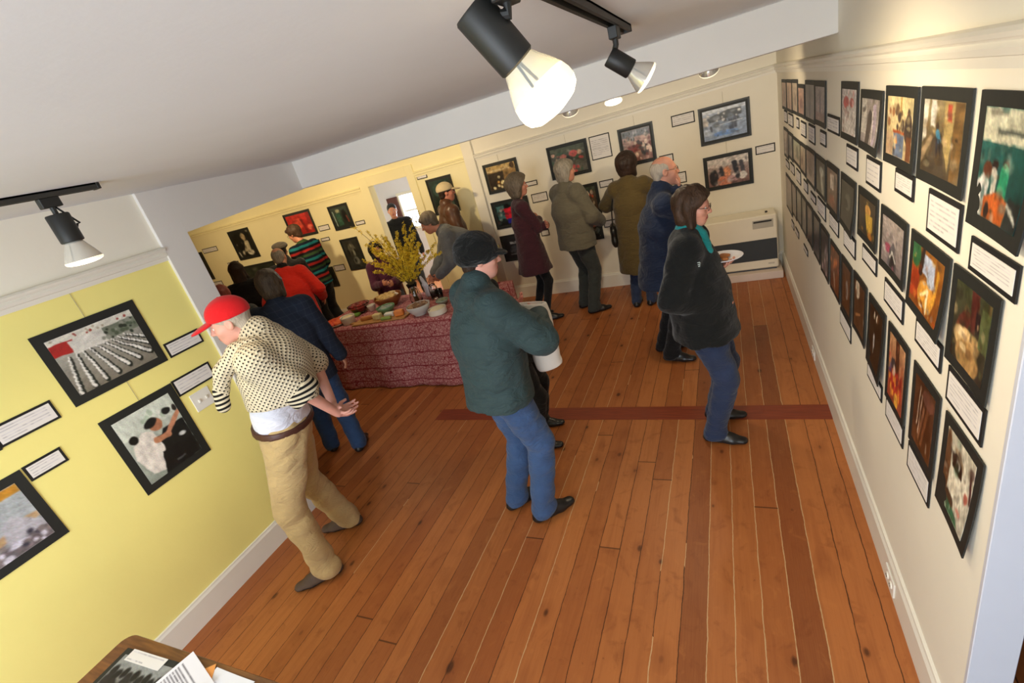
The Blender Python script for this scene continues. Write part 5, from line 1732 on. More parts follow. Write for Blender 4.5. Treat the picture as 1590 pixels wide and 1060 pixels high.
def hand_prims(F, w, d, n, side, curl, s, spread=0.12):
    """palm, four bent fingers of different length, thumb from the side of the palm"""
    d, n = nrm(d), np.asarray(n, float)
    n = nrm(n - d * (n @ d))
    t = np.cross(d, n) * side
    w = np.asarray(w, float)
    pc = w + d * 0.045 * s
    F.cone(w + d * 0.012 * s, w + d * 0.068 * s, 0.030 * s, 0.040 * s, 0.012, (n, 0.42))
    for k, (off, ln) in enumerate(((0.030, 0.074), (0.010, 0.082), (-0.010, 0.076), (-0.029, 0.060))):
        p = w + (d * (0.088 - 0.006 * abs(k - 1)) + t * off) * s
        a = 0.0
        fd = nrm(d + t * off * spread * 10)
        for seg, (fr, cr) in enumerate(((0.45, 0.7), (0.32, 1.1), (0.23, 0.8))):
            a += curl * cr * (1.0 + 0.10 * k)
            dd = fd * math.cos(a) + n * math.sin(a)
            q = p + dd * ln * fr * s
            F.cone(p, q, (0.0092 - 0.0008 * seg) * s, (0.0086 - 0.0010 * seg) * s, 0.004)
            p = q
    p = w + (d * 0.028 + t * 0.026) * s
    q = p + (d * 0.026 + t * 0.024 + n * 0.008) * s
    r = q + (d * 0.030 + t * 0.006 + n * (0.006 + 0.016 * curl)) * s
    F.cone(p, q, 0.014 * s, 0.0105 * s, 0.010)
    F.cone(q, r, 0.0105 * s, 0.0085 * s, 0.004)


def head_prims(F, c, R, s, jaw=1.0):
    o = lambda x, y, z: c + R @ np.array((x, y, z)) * s
    F.ell(o(0, -0.014, 0.034), np.array((0.074, 0.094, 0.082)) * s, 0.02, R)
    F.ell(o(0, 0.024, -0.030), np.array((0.061 * jaw, 0.066, 0.088)) * s, 0.03, R)
    F.ell(o(0, 0.050, -0.090), np.array((0.030 * jaw, 0.030, 0.026)) * s, 0.03, R)
    F.ell(o(0, 0.072, 0.020), np.array((0.046, 0.016, 0.012)) * s, 0.02, R)
    for x in (-1, 1):
        F.ell(o(x * 0.040, 0.055, -0.026), np.array((0.022, 0.024, 0.022)) * s, 0.02, R)
        F.ell(o(x * 0.030, 0.092, 0.000), np.array((0.016, 0.012, 0.010)) * s, 0.012, R, 1)
    F.cone(o(0, 0.084, 0.010), o(0, 0.106, -0.028), 0.008 * s, 0.012 * s, 0.012)
    for x in (-1, 1):
        F.ell(o(x * 0.011, 0.096, -0.033), np.array((0.009, 0.009, 0.007)) * s, 0.006, R)
    F.ell(o(0, 0.083, -0.060), np.array((0.023, 0.011, 0.006)) * s, 0.008, R)
    F.ell(o(0, 0.081, -0.070), np.array((0.020, 0.011, 0.007)) * s, 0.006, R)
    for x in (-1, 1):
        F.ell(o(x * 0.076, -0.008, -0.006), np.array((0.011, 0.020, 0.031)) * s, 0.008, R)
        F.ell(o(x * 0.082, -0.004, 0.000), np.array((0.006, 0.010, 0.016)) * s, 0.004, R, 1)


def hair_build(P, style, mat, parent, c, R, s, h, puff=0.0, under_hat=False):
    o = lambda x, y, z: c + R @ np.array((x, y, z)) * s
    up, fw, rt = R @ np.array((0, 0, 1.0)), R @ np.array((0, 1.0, 0)), R @ np.array((1.0, 0, 0))
    F = Field(h)
    if style in ('short', 'bob', 'long', 'shag', 'crop'):
        th = {'crop': 0.006, 'short': 0.015, 'shag': 0.024, 'bob': 0.026, 'long': 0.020}[style] + puff
        if under_hat:
            th = 0.006
        F.ell(o(0, -0.016, 0.036), (np.array((0.074, 0.094, 0.082)) + th) * s, 0.02, R)
        # keep off the face
        F.cut(nrm(fw * 1.0 - up * 0.55), o(0, 0.062, 0.030))
        F.cut(nrm(-up * 1.0 + fw * 0.65), o(0, 0.0, -0.020 if style != 'crop' else -0.012))
        if style in ('short', 'crop'):
            F.ell(o(0, -0.055, -0.035), (np.array((0.055, 0.042, 0.050)) + th * 0.4) * s, 0.02, R)
        if style in ('bob', 'shag'):
            ln = -0.105 if style == 'bob' else -0.085
            F.ell(o(0, -0.055, -0.040), (np.array((0.074, 0.052, 0.082)) + th * 0.5) * s, 0.025, R)
            for x in (-1, 1):
                F.cone(o(x * 0.070, -0.012, 0.02), o(x * 0.068, 0.006 if style == 'bob' else -0.03, ln), (0.034 + puff * 0.6) * s, (0.026 + puff * 0.6) * s, 0.03)
        if style == 'long':
            F.cone(o(0, -0.060, 0.02), o(0, -0.085, -0.27), 0.080 * s, 0.085 * s, 0.03, (fw, 0.55))
            for x in (-1, 1):
                F.cone(o(x * 0.068, -0.01, 0.03), o(x * 0.085, 0.0, -0.20), 0.028 * s, 0.030 * s, 0.03)
        if style in ('bob', 'short', 'shag', 'long'):
            if not under_hat:
                F.cone(o(-0.04, 0.066, 0.076), o(0.045, 0.066, 0.074), 0.020 * s, 0.016 * s, 0.02)
        F.wrinkle(0.005 if style != 'crop' else 0.0015, 5, 110, 0.3)
        if under_hat:
            F.cut(up, o(0, 0, 0.045))
    elif style == 'fringe':      # bald on top, hair round the back and sides
        F.ell(o(0, -0.020, 0.024), (np.array((0.074, 0.091, 0.078)) + 0.004) * s, 0.02, R)
        F.cut(nrm(up + fw * 0.9), o(0, 0.0, 0.072))
        F.cut(nrm(fw), o(0, 0.030, 0))
        F.cut(nrm(-up + fw * 0.7), o(0, 0.0, -0.030))
        F.ell(o(0, -0.064, -0.036), np.array((0.056, 0.034, 0.044)) * s, 0.02, R)
        F.wrinkle(0.002, 5, 150, 0.5)
    return F.build('hair', mat, parent, 1)


def hat_build(style, mat, parent, c, R, s, h, mat2=None):
    o = lambda x, y, z: c + R @ np.array((x, y, z)) * s
    up, fw = R @ np.array((0, 0, 1.0)), R @ np.array((0, 1.0, 0))
    F = Field(h)
    if style in ('baseball', 'knit'):
        th = 0.017 if style == 'baseball' else 0.024
        F.ell(o(0, -0.014, 0.042), (np.array((0.074, 0.094, 0.076)) + th) * s, 0.02, R)
        if style == 'baseball':
            F.cut(nrm(-up + fw * 0.06), o(0, 0, 0.026))
        else:
            F.cut(nrm(-up + fw * 0.28), o(0, 0, 0.004))
            F.ell(o(0, -0.012, 0.012), (np.array((0.074, 0.094, 0.03)) + 0.026) * s, 0.015, R)
            F.cut(nrm(-up + fw * 0.25), o(0, 0, -0.028))
        F.wrinkle(0.0008 if style == 'baseball' else 0.002, 3, 90)
        hat = F.build('cap', mat, parent, 2)
        B = Field(h * 0.8)
        bz = 0.030 if style == 'baseball' else 0.018
        ln = 0.085 if style == 'baseball' else 0.055
        B.ell(o(0, 0.082 + ln * 0.35, bz - 0.004), np.array((0.074, ln, 0.013)) * s, 0, R @ rotm(0, 10, 0))
        B.cut(nrm(-fw), o(0, 0.070, 0))
        B.build('brim', mat2 or mat, hat, 1)
        if style == 'baseball':
            Bt = Field(h * 0.8)
            Bt.ell(o(0, -0.014, 0.133), np.array((0.009, 0.009, 0.006)) * s)
            Bt.build('button', mat, hat, 1)
    elif style == 'beret':
        Rb = R @ rotm(0, -12, 8)
        F.ell(o(0.012, -0.020, 0.088), np.array((0.112, 0.122, 0.046)) * s, 0.02, Rb)
        F.ell(o(0, -0.014, 0.052), np.array((0.084, 0.104, 0.040)) * s, 0.02, R)
        F.cut(nrm(-up + fw * 0.12), o(0, 0, 0.034))
        F.wrinkle(0.002, 3, 70)
        hat = F.build('beret', mat, parent, 2)
    return hat


SKIN = {}


def skin_mat(c):
    if c not in SKIN:
        t = NT('skin_%d' % len(SKIN))
        a = lin(c)
        f = t.noise(t.coord(), 22, 4, 0.6)
        t.l(t.ramp(f, [(0.3, tuple(x * 0.86 for x in a[:3]) + (1,)), (0.7, (a[0], a[1] * 0.94, a[2] * 0.92, 1))]), t.b.inputs['Base Color'])
        t.set(Roughness=0.5)
        t.b.inputs['Subsurface Weight'].default_value = 0.08
        t.b.inputs['Subsurface Radius'].default_value = (0.01, 0.004, 0.002)
        t.bump(t.noise(t.coord(), 160, 3), 0.1, 0.002)
        SKIN[c] = t.m
    return SKIN[c]


M_lips = flat('lips', (168, 92, 84), 0.45)
M_eye = flat('eye_white', (226, 222, 216), 0.2)
M_iris = flat('dark_iris', (44, 32, 26), 0.2)
M_lens = glass('spectacle_lens', (240, 244, 244))
M_shoe = flat('black_leather', (26, 25, 25), 0.35, 0.1, 20, 0.2, 40)
M_sole = flat('black_rubber_sole', (20, 20, 22), 0.7)
UP = np.array((0, 0, 1.0))


def person(label, pos, face, H=1.72, b=1.0, skin=(214, 156, 126), lean=(0.0, 0.0), head=(0, 0, 0), headoff=(0, 0, 0), feet=None, toes=(8, -8),
           hands=None, poles=None, hand_d=(None, None), hand_n=(None, None), curl=(0.35, 0.35), hair=None, hair_m=None, hat=None, hat_m=None,
           top='jacket', top_m=None, hem=0.80, topfat=0.0, sleeve=1.0, collar=None, collar_m=None, skirt=None, legs_m=None, legw=1.0, shoe_m=None, sole_m=None, shoe='shoe',
           glasses=False, sit=None, h=0.0075, wr=0.004, female=False, eyes=True, hiph=0.0, extra=None, topname=None, legname=None, shoulders=1.0, hunch=0.0, puff=0.0, sway=(0.0, 0.0)):
    """one standing, bending or sitting figure. Local frame: +y is where the body faces, +x its right side."""
    s = H / 1.75
    P = thing('person', label, 'person', (pos[0], pos[1], 0.0), math.atan2(-face[0], face[1]))
    A = lambda *v: np.array(v, float) * s
    lx, ly = lean
    pel = A(0, 0, 0.935) + np.array((sway[0], sway[1], hiph))
    seat = sit is not None
    if seat:
        pel = np.array((0, 0, sit))
    neck = pel + np.array((lx, ly, math.sqrt(max((0.535 * s) ** 2 - lx * lx - ly * ly, 0.02))))
    chest = pel * 0.48 + neck * 0.52 + np.array((0, -0.015 - hunch, 0)) * s
    tz = nrm(neck - pel)
    ty = nrm(np.array((0, 1.0, 0)) - tz * tz[1])
    tx = np.cross(ty, tz)
    T = lambda x, y, z: tx * x * s + ty * y * s + tz * z * s
    sw = (0.178 if not female else 0.158) * shoulders
    shR, shL = neck + T(sw, -0.005, -0.060), neck + T(-sw, -0.005, -0.060)
    hR = rotm(*head)
    hc = neck + T(0, 0.018, 0.075) + hR @ (np.array((0, 0.018, 0.088)) * s) + np.array(headoff, float)
    hs = s * (0.97 if not female else 0.94)
    # legs
    feet = feet or ((0.105, 0.0), (-0.105, 0.0))
    hipR, hipL = pel + A(0.088, 0, -0.03), pel + A(-0.088, 0, -0.03)
    an, kn, td = [], [], []
    for hp, f, ta in ((hipR, feet[0], toes[0]), (hipL, feet[1], toes[1])):
        a = np.array((f[0] * s, f[1] * s - 0.04 * s, 0.085 * s))
        k, a2 = ik(hp, a, 0.425 * s, 0.425 * s, (0, 1, 0.1))
        an.append(np.array((a[0], a[1], 0.085 * s)))
        kn.append(k)
        r = math.radians(-ta)
        td.append(np.array((-math.sin(r), math.cos(r), 0)))
    # arms
    hd = hands or ((0.25, 0.06, 0.80), (-0.25, 0.06, 0.80))
    pol = poles or ((0.5, -1, -0.3), (-0.5, -1, -0.3))
    wr_, el = [], []
    for shd, w, p in ((shR, hd[0], pol[0]), (shL, hd[1], pol[1])):
        e, w2 = ik(shd, np.array(w, float), 0.295 * s, 0.265 * s, p)
        el.append(e)
        wr_.append(w2)
    # ---- body: one continuous surface
    F = Field(h)
    F.cone(pel + T(0, 0, 0.02), chest, 0.105 * s * b, 0.12 * s * b, 0.03, (ty, 0.72))
    F.cone(chest, neck + T(0, -0.01, -0.06), 0.12 * s * b, 0.09 * s, 0.03, (ty, 0.7))
    F.cone(neck + T(0, -0.012, -0.05), hc + hR @ np.array((0, -0.018, -0.045)) * s, 0.054 * s * (0.88 if female else 1), 0.050 * s * (0.88 if female else 1), 0.025)
    for i, (shd, sd) in enumerate(((shR, 1), (shL, -1))):
        F.cone(neck + T(0, -0.01, -0.04), shd, 0.045 * s, 0.042 * s, 0.03)
        F.chain([shd, el[i], wr_[i]], [0.042 * s, 0.036 * s, 0.025 * s], 0.012)
        d = hand_d[i] if hand_d[i] is not None else nrm(wr_[i] - el[i])
        n = hand_n[i] if hand_n[i] is not None else (-sd, 0, 0)
        hand_prims(F, wr_[i], d, n, sd, curl[i], s)
    for i, hp in enumerate((hipR, hipL)):
        F.chain([hp, kn[i], an[i]], [0.070 * s, 0.046 * s, 0.034 * s], 0.015)
        F.cone(an[i], an[i] + np.array((0, 0, -0.04)) * s + td[i] * 0.10 * s, 0.032 * s, 0.026 * s, 0.01)
    head_prims(F, hc, hR, hs, 1.0 if not female else 0.93)
    lipc = hc + hR @ np.array((0, 0.090, -0.065)) * hs

    def bm(c):
        q = (c - lipc) @ hR / hs
        return ((np.abs(q[:, 0]) < 0.023) & (np.abs(q[:, 2]) < 0.009) & (q[:, 1] > -0.010)).astype(int)
    body = F.build('body', [skin_mat(skin), M_lips], P, 1, bm)
    if eyes:
        m = MB()
        for x in (-1, 1):
            cc = hc + hR @ np.array((x * 0.030, 0.0735, 0.000)) * hs
            m.lathe([(0.0115 * hs * math.sin(a), 0.0115 * hs * math.cos(a)) for a in np.linspace(0.0, 0.50, 4)], 10, cc, hR @ np.array((0, 1.0, 0)), 1)
            m.lathe([(0.0115 * hs * math.sin(a), 0.0115 * hs * math.cos(a)) for a in np.linspace(0.50, 2.2, 6)], 10, cc, hR @ np.array((0, 1.0, 0)), 0)
        m.build('eyes', [M_eye, M_iris], body, True)
    # ---- trousers / tights
    if legs_m is not None:
        F = Field(h)
        lw = legw
        if lw > 0.75:
            F.cone(pel + T(-0.055, -0.01, 0.02), pel + T(0.055, -0.01, 0.02), 0.125 * s * b, 0.125 * s * b, 0.03, (ty, 0.95))
            F.cone(pel + T(0, 0, 0.0), pel + T(0, 0, 0.07), 0.155 * s * b, 0.150 * s * b, 0.03, (ty, 0.74))
        for i, hp in enumerate((hipR, hipL)):
            sg = 1 if i == 0 else -1
            hem_p = an[i] + np.array((0, 0, 0.0))
            rk, ra = (0.070, 0.059) if lw > 0.75 else (0.056, 0.040)
            F.chain([hp + np.array((0.004 * sg, 0, 0)), kn[i], hem_p], [0.096 * s * b * min(lw, 1.1) if lw > .75 else 0.085 * s, rk * s * lw if lw > .75 else rk * s, ra * s * lw if lw > .75 else ra * s], 0.018)
            if lw > 0.75:     # breaks over the shoe
                F.cone(an[i] + np.array((0, -0.015, -0.03)) * s, an[i] + td[i] * 0.03 * s + np.array((0, 0, -0.005)) * s, 0.054 * s * lw, 0.048 * s * lw, 0.02)
        F.wrinkle(wr * 1.5 if lw > .75 else 0.001, int(H * 1000) % 97, 46, 1.5)
        F.cut((0, 0, -1), (0, 0, 0.028 * s if lw > 0.75 else 0.07 * s))
        F.build(legname or 'trousers', legs_m, P, 2)
    # ---- shoes
    for i in (0, 1):
        F = Field(min(h, 0.0065))
        a, d = an[i], td[i]
        z = lambda q, zz: np.array((q[0], q[1], zz * s))
        heel, ball, toe = a - d * 0.045 * s, a + d * 0.105 * s, a + d * 0.172 * s
        F.cone(z(heel, 0.028), z(ball, 0.028), 0.040 * s, 0.047 * s, 0.01, (UP, 0.62))
        F.cone(z(ball, 0.028), z(toe, 0.026), 0.047 * s, 0.036 * s, 0.01, (UP, 0.62))
        F.cone(z(a, 0.075), z(ball, 0.038), 0.040 * s, 0.036 * s, 0.02)
        F.cone(z(heel, 0.045), z(a, 0.085), 0.036 * s, 0.038 * s, 0.015)
        F.cut((0, 0, -1), (0, 0, 0.001))
        F.cut((0, 0, 1), (0, 0, 0.105 * s))
        F.build(shoe, [shoe_m or M_shoe, sole_m or M_sole], P, 1, lambda c: (c[:, 2] < 0.024 * s).astype(int))
    # ---- upper garment
    if top_m is not None:
        F = Field(h)
        fat = topfat
        waist = pel + T(0, 0, 0.12)
        r0, r1, r2 = (0.165 + fat) * s * b, (0.162 + fat) * s * b, (0.172 + fat) * s * b
        if female:
            r2 = (0.155 + fat) * s * b
        low = pel + T(0, 0, min(-0.22, hem - 1.08)) if (not seat and skirt is None) else pel + T(0, 0, -0.02)
        F.cone(low, waist, r0 * ((1.12 if hem > 0.6 else 1.30) if not seat else 1.0), r1, 0.02, (ty, 0.80 if not seat else 0.74))
        F.cone(waist, chest, r1, r2, 0.03, (ty, 0.74))
        F.cone(chest, neck + T(0, -0.012, -0.075), r2, (0.112 + fat * 0.6) * s, 0.03, (ty, 0.78))
        if skirt is not None:
            F.cone(waist + T(0, 0, 0.0), pel + np.array((0, 0, skirt[0] - pel[2])), r1 * 0.92, skirt[1] * s, 0.03, (ty, 0.82))
            F.cut((0, 0, -1), (0, 0, skirt[0]))
        elif not seat:
            F.cut((0, 0, -1) if abs(ly) < 0.2 else -tz, (0, 0, hem * s) if abs(ly) < 0.2 else pel - tz * (0.93 - hem) * s)
        for i, shd in enumerate((shR, shL)):
            sg = 1 if i == 0 else -1
            F.cone(neck + T(0.03 * sg, -0.012, -0.055), shd + T(0, 0, -0.008), (0.062 + fat * .5) * s, (0.066 + fat * .6) * s, 0.04)
            e, w = el[i], wr_[i]
            if sleeve > 0.75:
                ww = e + (w - e) * (0.98 if sleeve >= 1 else 0.6)
                F.chain([shd, e, ww], [(0.066 + fat * .6) * s, (0.056 + fat * .6) * s, (0.042 + fat * .5) * s], 0.018)
            else:
                F.chain([shd, shd + (e - shd) * 0.75], [(0.068 + fat * .6) * s, (0.062 + fat * .6) * s], 0.02)
        if collar == 'stand':
            F.cone(neck + T(0, -0.015, -0.05), neck + T(0, -0.008, 0.035), 0.088 * s, 0.080 * s, 0.02)
        elif collar == 'fold':
            F.cone(neck + T(0, -0.014, -0.045), neck + T(0, -0.012, 0.010), 0.088 * s, 0.076 * s, 0.012)
        elif collar == 'crew':
            F.cone(neck + T(0, -0.012, -0.05), neck + T(0, -0.006, -0.012), 0.082 * s, 0.070 * s, 0.02)
        F.wrinkle(wr * 1.7, int(H * 1000 + pos[0] * 100) % 89, 38, 1.2)
        gar = F.build(topname or top, top_m, P, 2)
    else:
        gar = None
    if collar_m is not None:
        F = Field(h)
        F.cone(neck + T(0, -0.010, -0.030), neck + T(0, 0.006, 0.034), 0.084 * s if collar == 'scarf' else 0.078 * s, 0.078 * s if collar == 'scarf' else 0.071 * s, 0.01)
        F.cone(neck + T(-0.03, 0.07, -0.06), neck + T(0.03, 0.07, -0.06), 0.035 * s, 0.035 * s, 0.03)
        if collar == 'scarf':
            F.cone(neck + T(0.04, 0.075, -0.01), neck + T(0.05, 0.105, -0.11), 0.036 * s, 0.024 * s, 0.03)
        F.wrinkle(0.003, 8, 90)
        F.build('scarf' if collar == 'scarf' else 'collar', collar_m, P, 1)
    # ---- hair and hat
    if hair:
        hair_build(P, hair, hair_m, P, hc, hR, hs, h * 0.9, puff, hat is not None)
    if hat:
        hat_build(hat, hat_m, P, hc, hR, hs, h * 0.85)
    if glasses:
        m = MB()
        for x in (-1, 1):
            cc = np.array((x * 0.031, 0.100, 0.000))
            ring = [hc + hR @ (cc + np.array((0.021 * math.cos(a), -0.004 * abs(math.cos(a)) * x * math.cos(a), 0.016 * math.sin(a)))) * hs for a in np.linspace(0, 6.2832, 17)]
            m.tube(ring, 0.0016, 6, 0, False)
            m.tube([hc + hR @ np.array((x * 0.052, 0.098, 0.004)) * hs, hc + hR @ np.array((x * 0.077, 0.06, 0.006)) * hs, hc + hR @ np.array((x * 0.083, -0.005, 0.012)) * hs], 0.0015, 6)
        m.tube([hc + hR @ np.array((-0.011, 0.101, 0.004)) * hs, hc + hR @ np.array((0.011, 0.101, 0.004)) * hs], 0.0015, 6)
        m.build('glasses', flat('dark_spectacle_frame', (40, 36, 34), 0.3), P, True)
    J = dict(P=P, s=s, T=T, pel=pel, neck=neck, chest=chest, shR=shR, shL=shL, el=el, wr=wr_, hc=hc, hR=hR, hs=hs, an=an, kn=kn, tx=tx, ty=ty, tz=tz, body=body, gar=gar)
    if extra:
        extra(J)
    return J



def knit_mat():
    t = NT('cream_knit_with_dark_flecks')
    tc = t.n('ShaderNodeTexCoord')
    sp = t.n('ShaderNodeSeparateXYZ')
    t.l(tc.outputs['Object'], sp.inputs[0])
    sn = t.n('ShaderNodeSeparateXYZ')
    t.l(tc.outputs['Normal'], sn.inputs[0])
    nx, ny, nz = (t.math('ABSOLUTE', sn.outputs[i]) for i in range(3))
    # knit rows follow the dominant direction of the surface
    flat_ = t.math('GREATER_THAN', nz, 0.72)
    side_ = t.math('GREATER_THAN', nx, ny)
    u = t.math('ADD', t.math('MULTIPLY', side_, sp.outputs[1]), t.math('MULTIPLY', t.math('SUBTRACT', 1.0, side_), sp.outputs[0]))
    v_ = t.math('ADD', t.math('MULTIPLY', flat_, t.math('ADD', t.math('MULTIPLY', side_, sp.outputs[0]), t.math('MULTIPLY', t.math('SUBTRACT', 1.0, side_), sp.outputs[1]))),
                t.math('MULTIPLY', t.math('SUBTRACT', 1.0, flat_), sp.outputs[2]))
    K = 2 * math.pi / 0.026
    a = t.math('MULTIPLY', t.math('SINE', t.math('MULTIPLY', u, K)), t.math('SINE', t.math('MULTIPLY', v_, K)))
    dots = t.math('GREATER_THAN', a, 0.50)
    t.l(t.mix(dots, lin((214, 204, 178)), lin((52, 50, 48))), t.b.inputs['Base Color'])
    t.set(Roughness=0.95)
    t.b.inputs['Specular IOR Level'].default_value = 0.1
    t.bump(a, 0.5, 0.006)
    return t.m


def bands_mat(name, cols, period, axis=2, wob=0.0):
    t = NT(name)
    tc = t.n('ShaderNodeTexCoord')
    sp = t.n('ShaderNodeSeparateXYZ')
    t.l(tc.outputs['Object'], sp.inputs[0])
    z = sp.outputs[axis]
    if wob:
        z = t.math('ADD', z, t.math('MULTIPLY', t.math('SUBTRACT', t.noise(t.coord(), 12, 3), 0.5), wob))
    f = t.math('FRACT', t.math('DIVIDE', z, period))
    n = len(cols)
    nd = t.n('ShaderNodeValToRGB')
    nd.color_ramp.interpolation = 'CONSTANT' if not wob else 'LINEAR'
    e = nd.color_ramp.elements
    st = []
    for i, c in enumerate(cols):
        if wob:
            st += [(i / n + 0.02, c), ((i + 1) / n - 0.02, c)]
        else:
            st.append((i / n, c))
    while len(e) < len(st):
        e.new(0.5)
    for i, (p, c) in enumerate(st):
        e[i].position = p
        e[i].color = lin(c)
    t.l(f, nd.inputs[0])
    t.l(nd.outputs[0], t.b.inputs['Base Color'])
    t.set(Roughness=0.95)
    t.b.inputs['Specular IOR Level'].default_value = 0.1
    t.bump(t.noise(t.coord(), 300, 2), 0.3, 0.004)
    return t.m


def plaid_mat():
    t = NT('navy_plaid_wool')
    tc = t.n('ShaderNodeTexCoord')
    sp = t.n('ShaderNodeSeparateXYZ')
    t.l(tc.outputs['Object'], sp.inputs[0])
    a = t.math('LESS_THAN', t.math('FRACT', t.math('DIVIDE', t.math('ADD', sp.outputs[0], sp.outputs[1]), 0.055)), 0.12)
    b = t.math('LESS_THAN', t.math('FRACT', t.math('DIVIDE', sp.outputs[2], 0.055)), 0.12)
    t.l(t.mix(t.math('MULTIPLY', t.math('ADD', a, b), 0.22), lin((42, 50, 66)), lin((74, 84, 98))), t.b.inputs['Base Color'])
    t.set(Roughness=0.9)
    t.b.inputs['Specular IOR Level'].default_value = 0.15
    t.bump(t.noise(t.coord(), 200, 3), 0.3, 0.004)
    return t.m


def hair_mat(name, c, var=0.3):
    """strands run downward: streaked tone and streaked relief"""
    t = NT(name)
    a = lin(c)
    st = t.noise(t.coord((1, 1, 0.12)), 120.0, 3, 0.6, 0.4)
    big = t.noise(t.coord((1, 1, 0.3)), 22.0, 3, 0.6)
    f = t.math('ADD', t.math('MULTIPLY', st, 0.6), t.math('MULTIPLY', big, 0.4))
    t.l(t.ramp(f, [(0.35, tuple(x * (1 - var * 1.5) for x in a[:3]) + (1,)), (0.65, tuple(min(1, x * (1 + var)) for x in a[:3]) + (1,))]), t.b.inputs['Base Color'])
    t.set(Roughness=0.5)
    t.b.inputs['Specular IOR Level'].default_value = 0.3
    t.bump(f, 0.8, 0.012)
    return t.m


H_grey = hair_mat('grey_hair', (150, 142, 128), 0.3)
H_white = hair_mat('white_hair', (190, 178, 162), 0.15)
H_brown = hair_mat('brown_hair', (70, 50, 36), 0.35)
H_dark = hair_mat('dark_brown_hair', (48, 33, 25), 0.35)
H_black = hair_mat('black_hair', (30, 26, 25), 0.3)
H_salt = hair_mat('grey_brown_hair', (112, 100, 84), 0.35)
H_mix = hair_mat('ash_brown_hair', (88, 76, 60), 0.35)
H_auburn = hair_mat('auburn_hair', (124, 58, 46), 0.25)
K_khaki = cloth('khaki_cotton', (190, 164, 116), var=0.08)
K_jeans = cloth('blue_denim', (62, 88, 130), var=0.16, nscale=5)
K_jeans2 = cloth('dark_denim', (44, 56, 84), var=0.14, nscale=5)
K_jeans3 = cloth('mid_denim', (50, 76, 116), var=0.12, nscale=5)
K_green = cloth('dark_green_nylon', (52, 70, 72), var=0.06, rough=0.65, bump=0.6, sheen=0.05)
K_black = cloth('black_cloth', (24, 24, 25), var=0.1)
K_fleece = cloth('black_fleece', (22, 24, 24), var=0.15, bump=0.35, nscale=20)
K_navy = cloth('navy_wool', (30, 40, 62), var=0.1)
K_shirt = cloth('pale_blue_cotton', (220, 224, 240), var=0.03)
K_red = cloth('bright_red_wool', (212, 44, 30), var=0.06)
K_greyj = cloth('grey_brown_poplin', (100, 95, 80), var=0.08)
K_charc = cloth('charcoal_wool', (54, 58, 56), var=0.08)
K_olive = cloth('olive_wool', (84, 70, 40), var=0.08)
K_burg = cloth('dark_burgundy_knit', (64, 32, 40), var=0.1)
K_purple = cloth('dark_purple_wool', (82, 36, 60), var=0.12)
K_greyk = cloth('grey_knit', (104, 106, 106), var=0.1)
K_leather = flat('brown_leather', (78, 48, 30), 0.38, 0.2, 10, 0.35, 30)
K_capred = cloth('red_cap_cotton', (206, 28, 34), var=0.04, bump=0.2)
K_captan = cloth('tan_cap_cotton', (196, 178, 140), var=0.05, bump=0.2)
K_knitcap = cloth('black_knit', (20, 22, 22), var=0.15, bump=0.8, nscale=25)
K_beret = cloth('dark_felt', (50, 44, 36), var=0.1)
K_teal = cloth('teal_scarf', (36, 138, 140), var=0.1)
K_bluesh = cloth('blue_shirt_cotton', (92, 112, 156), var=0.06)
K_knit = knit_mat()
K_hem = bands_mat('black_and_cream_bands', [(214, 204, 178), (34, 33, 33)], 0.026)
K_stripe = bands_mat('broad_coloured_stripes', [(150, 38, 36), (22, 24, 30), (30, 104, 110), (20, 28, 40), (50, 72, 44), (30, 26, 28)], 0.20, 2, 0.02)
S_brown = flat('brown_suede_shoe', (84, 66, 54), 0.7, 0.12, 20, 0.3, 120)


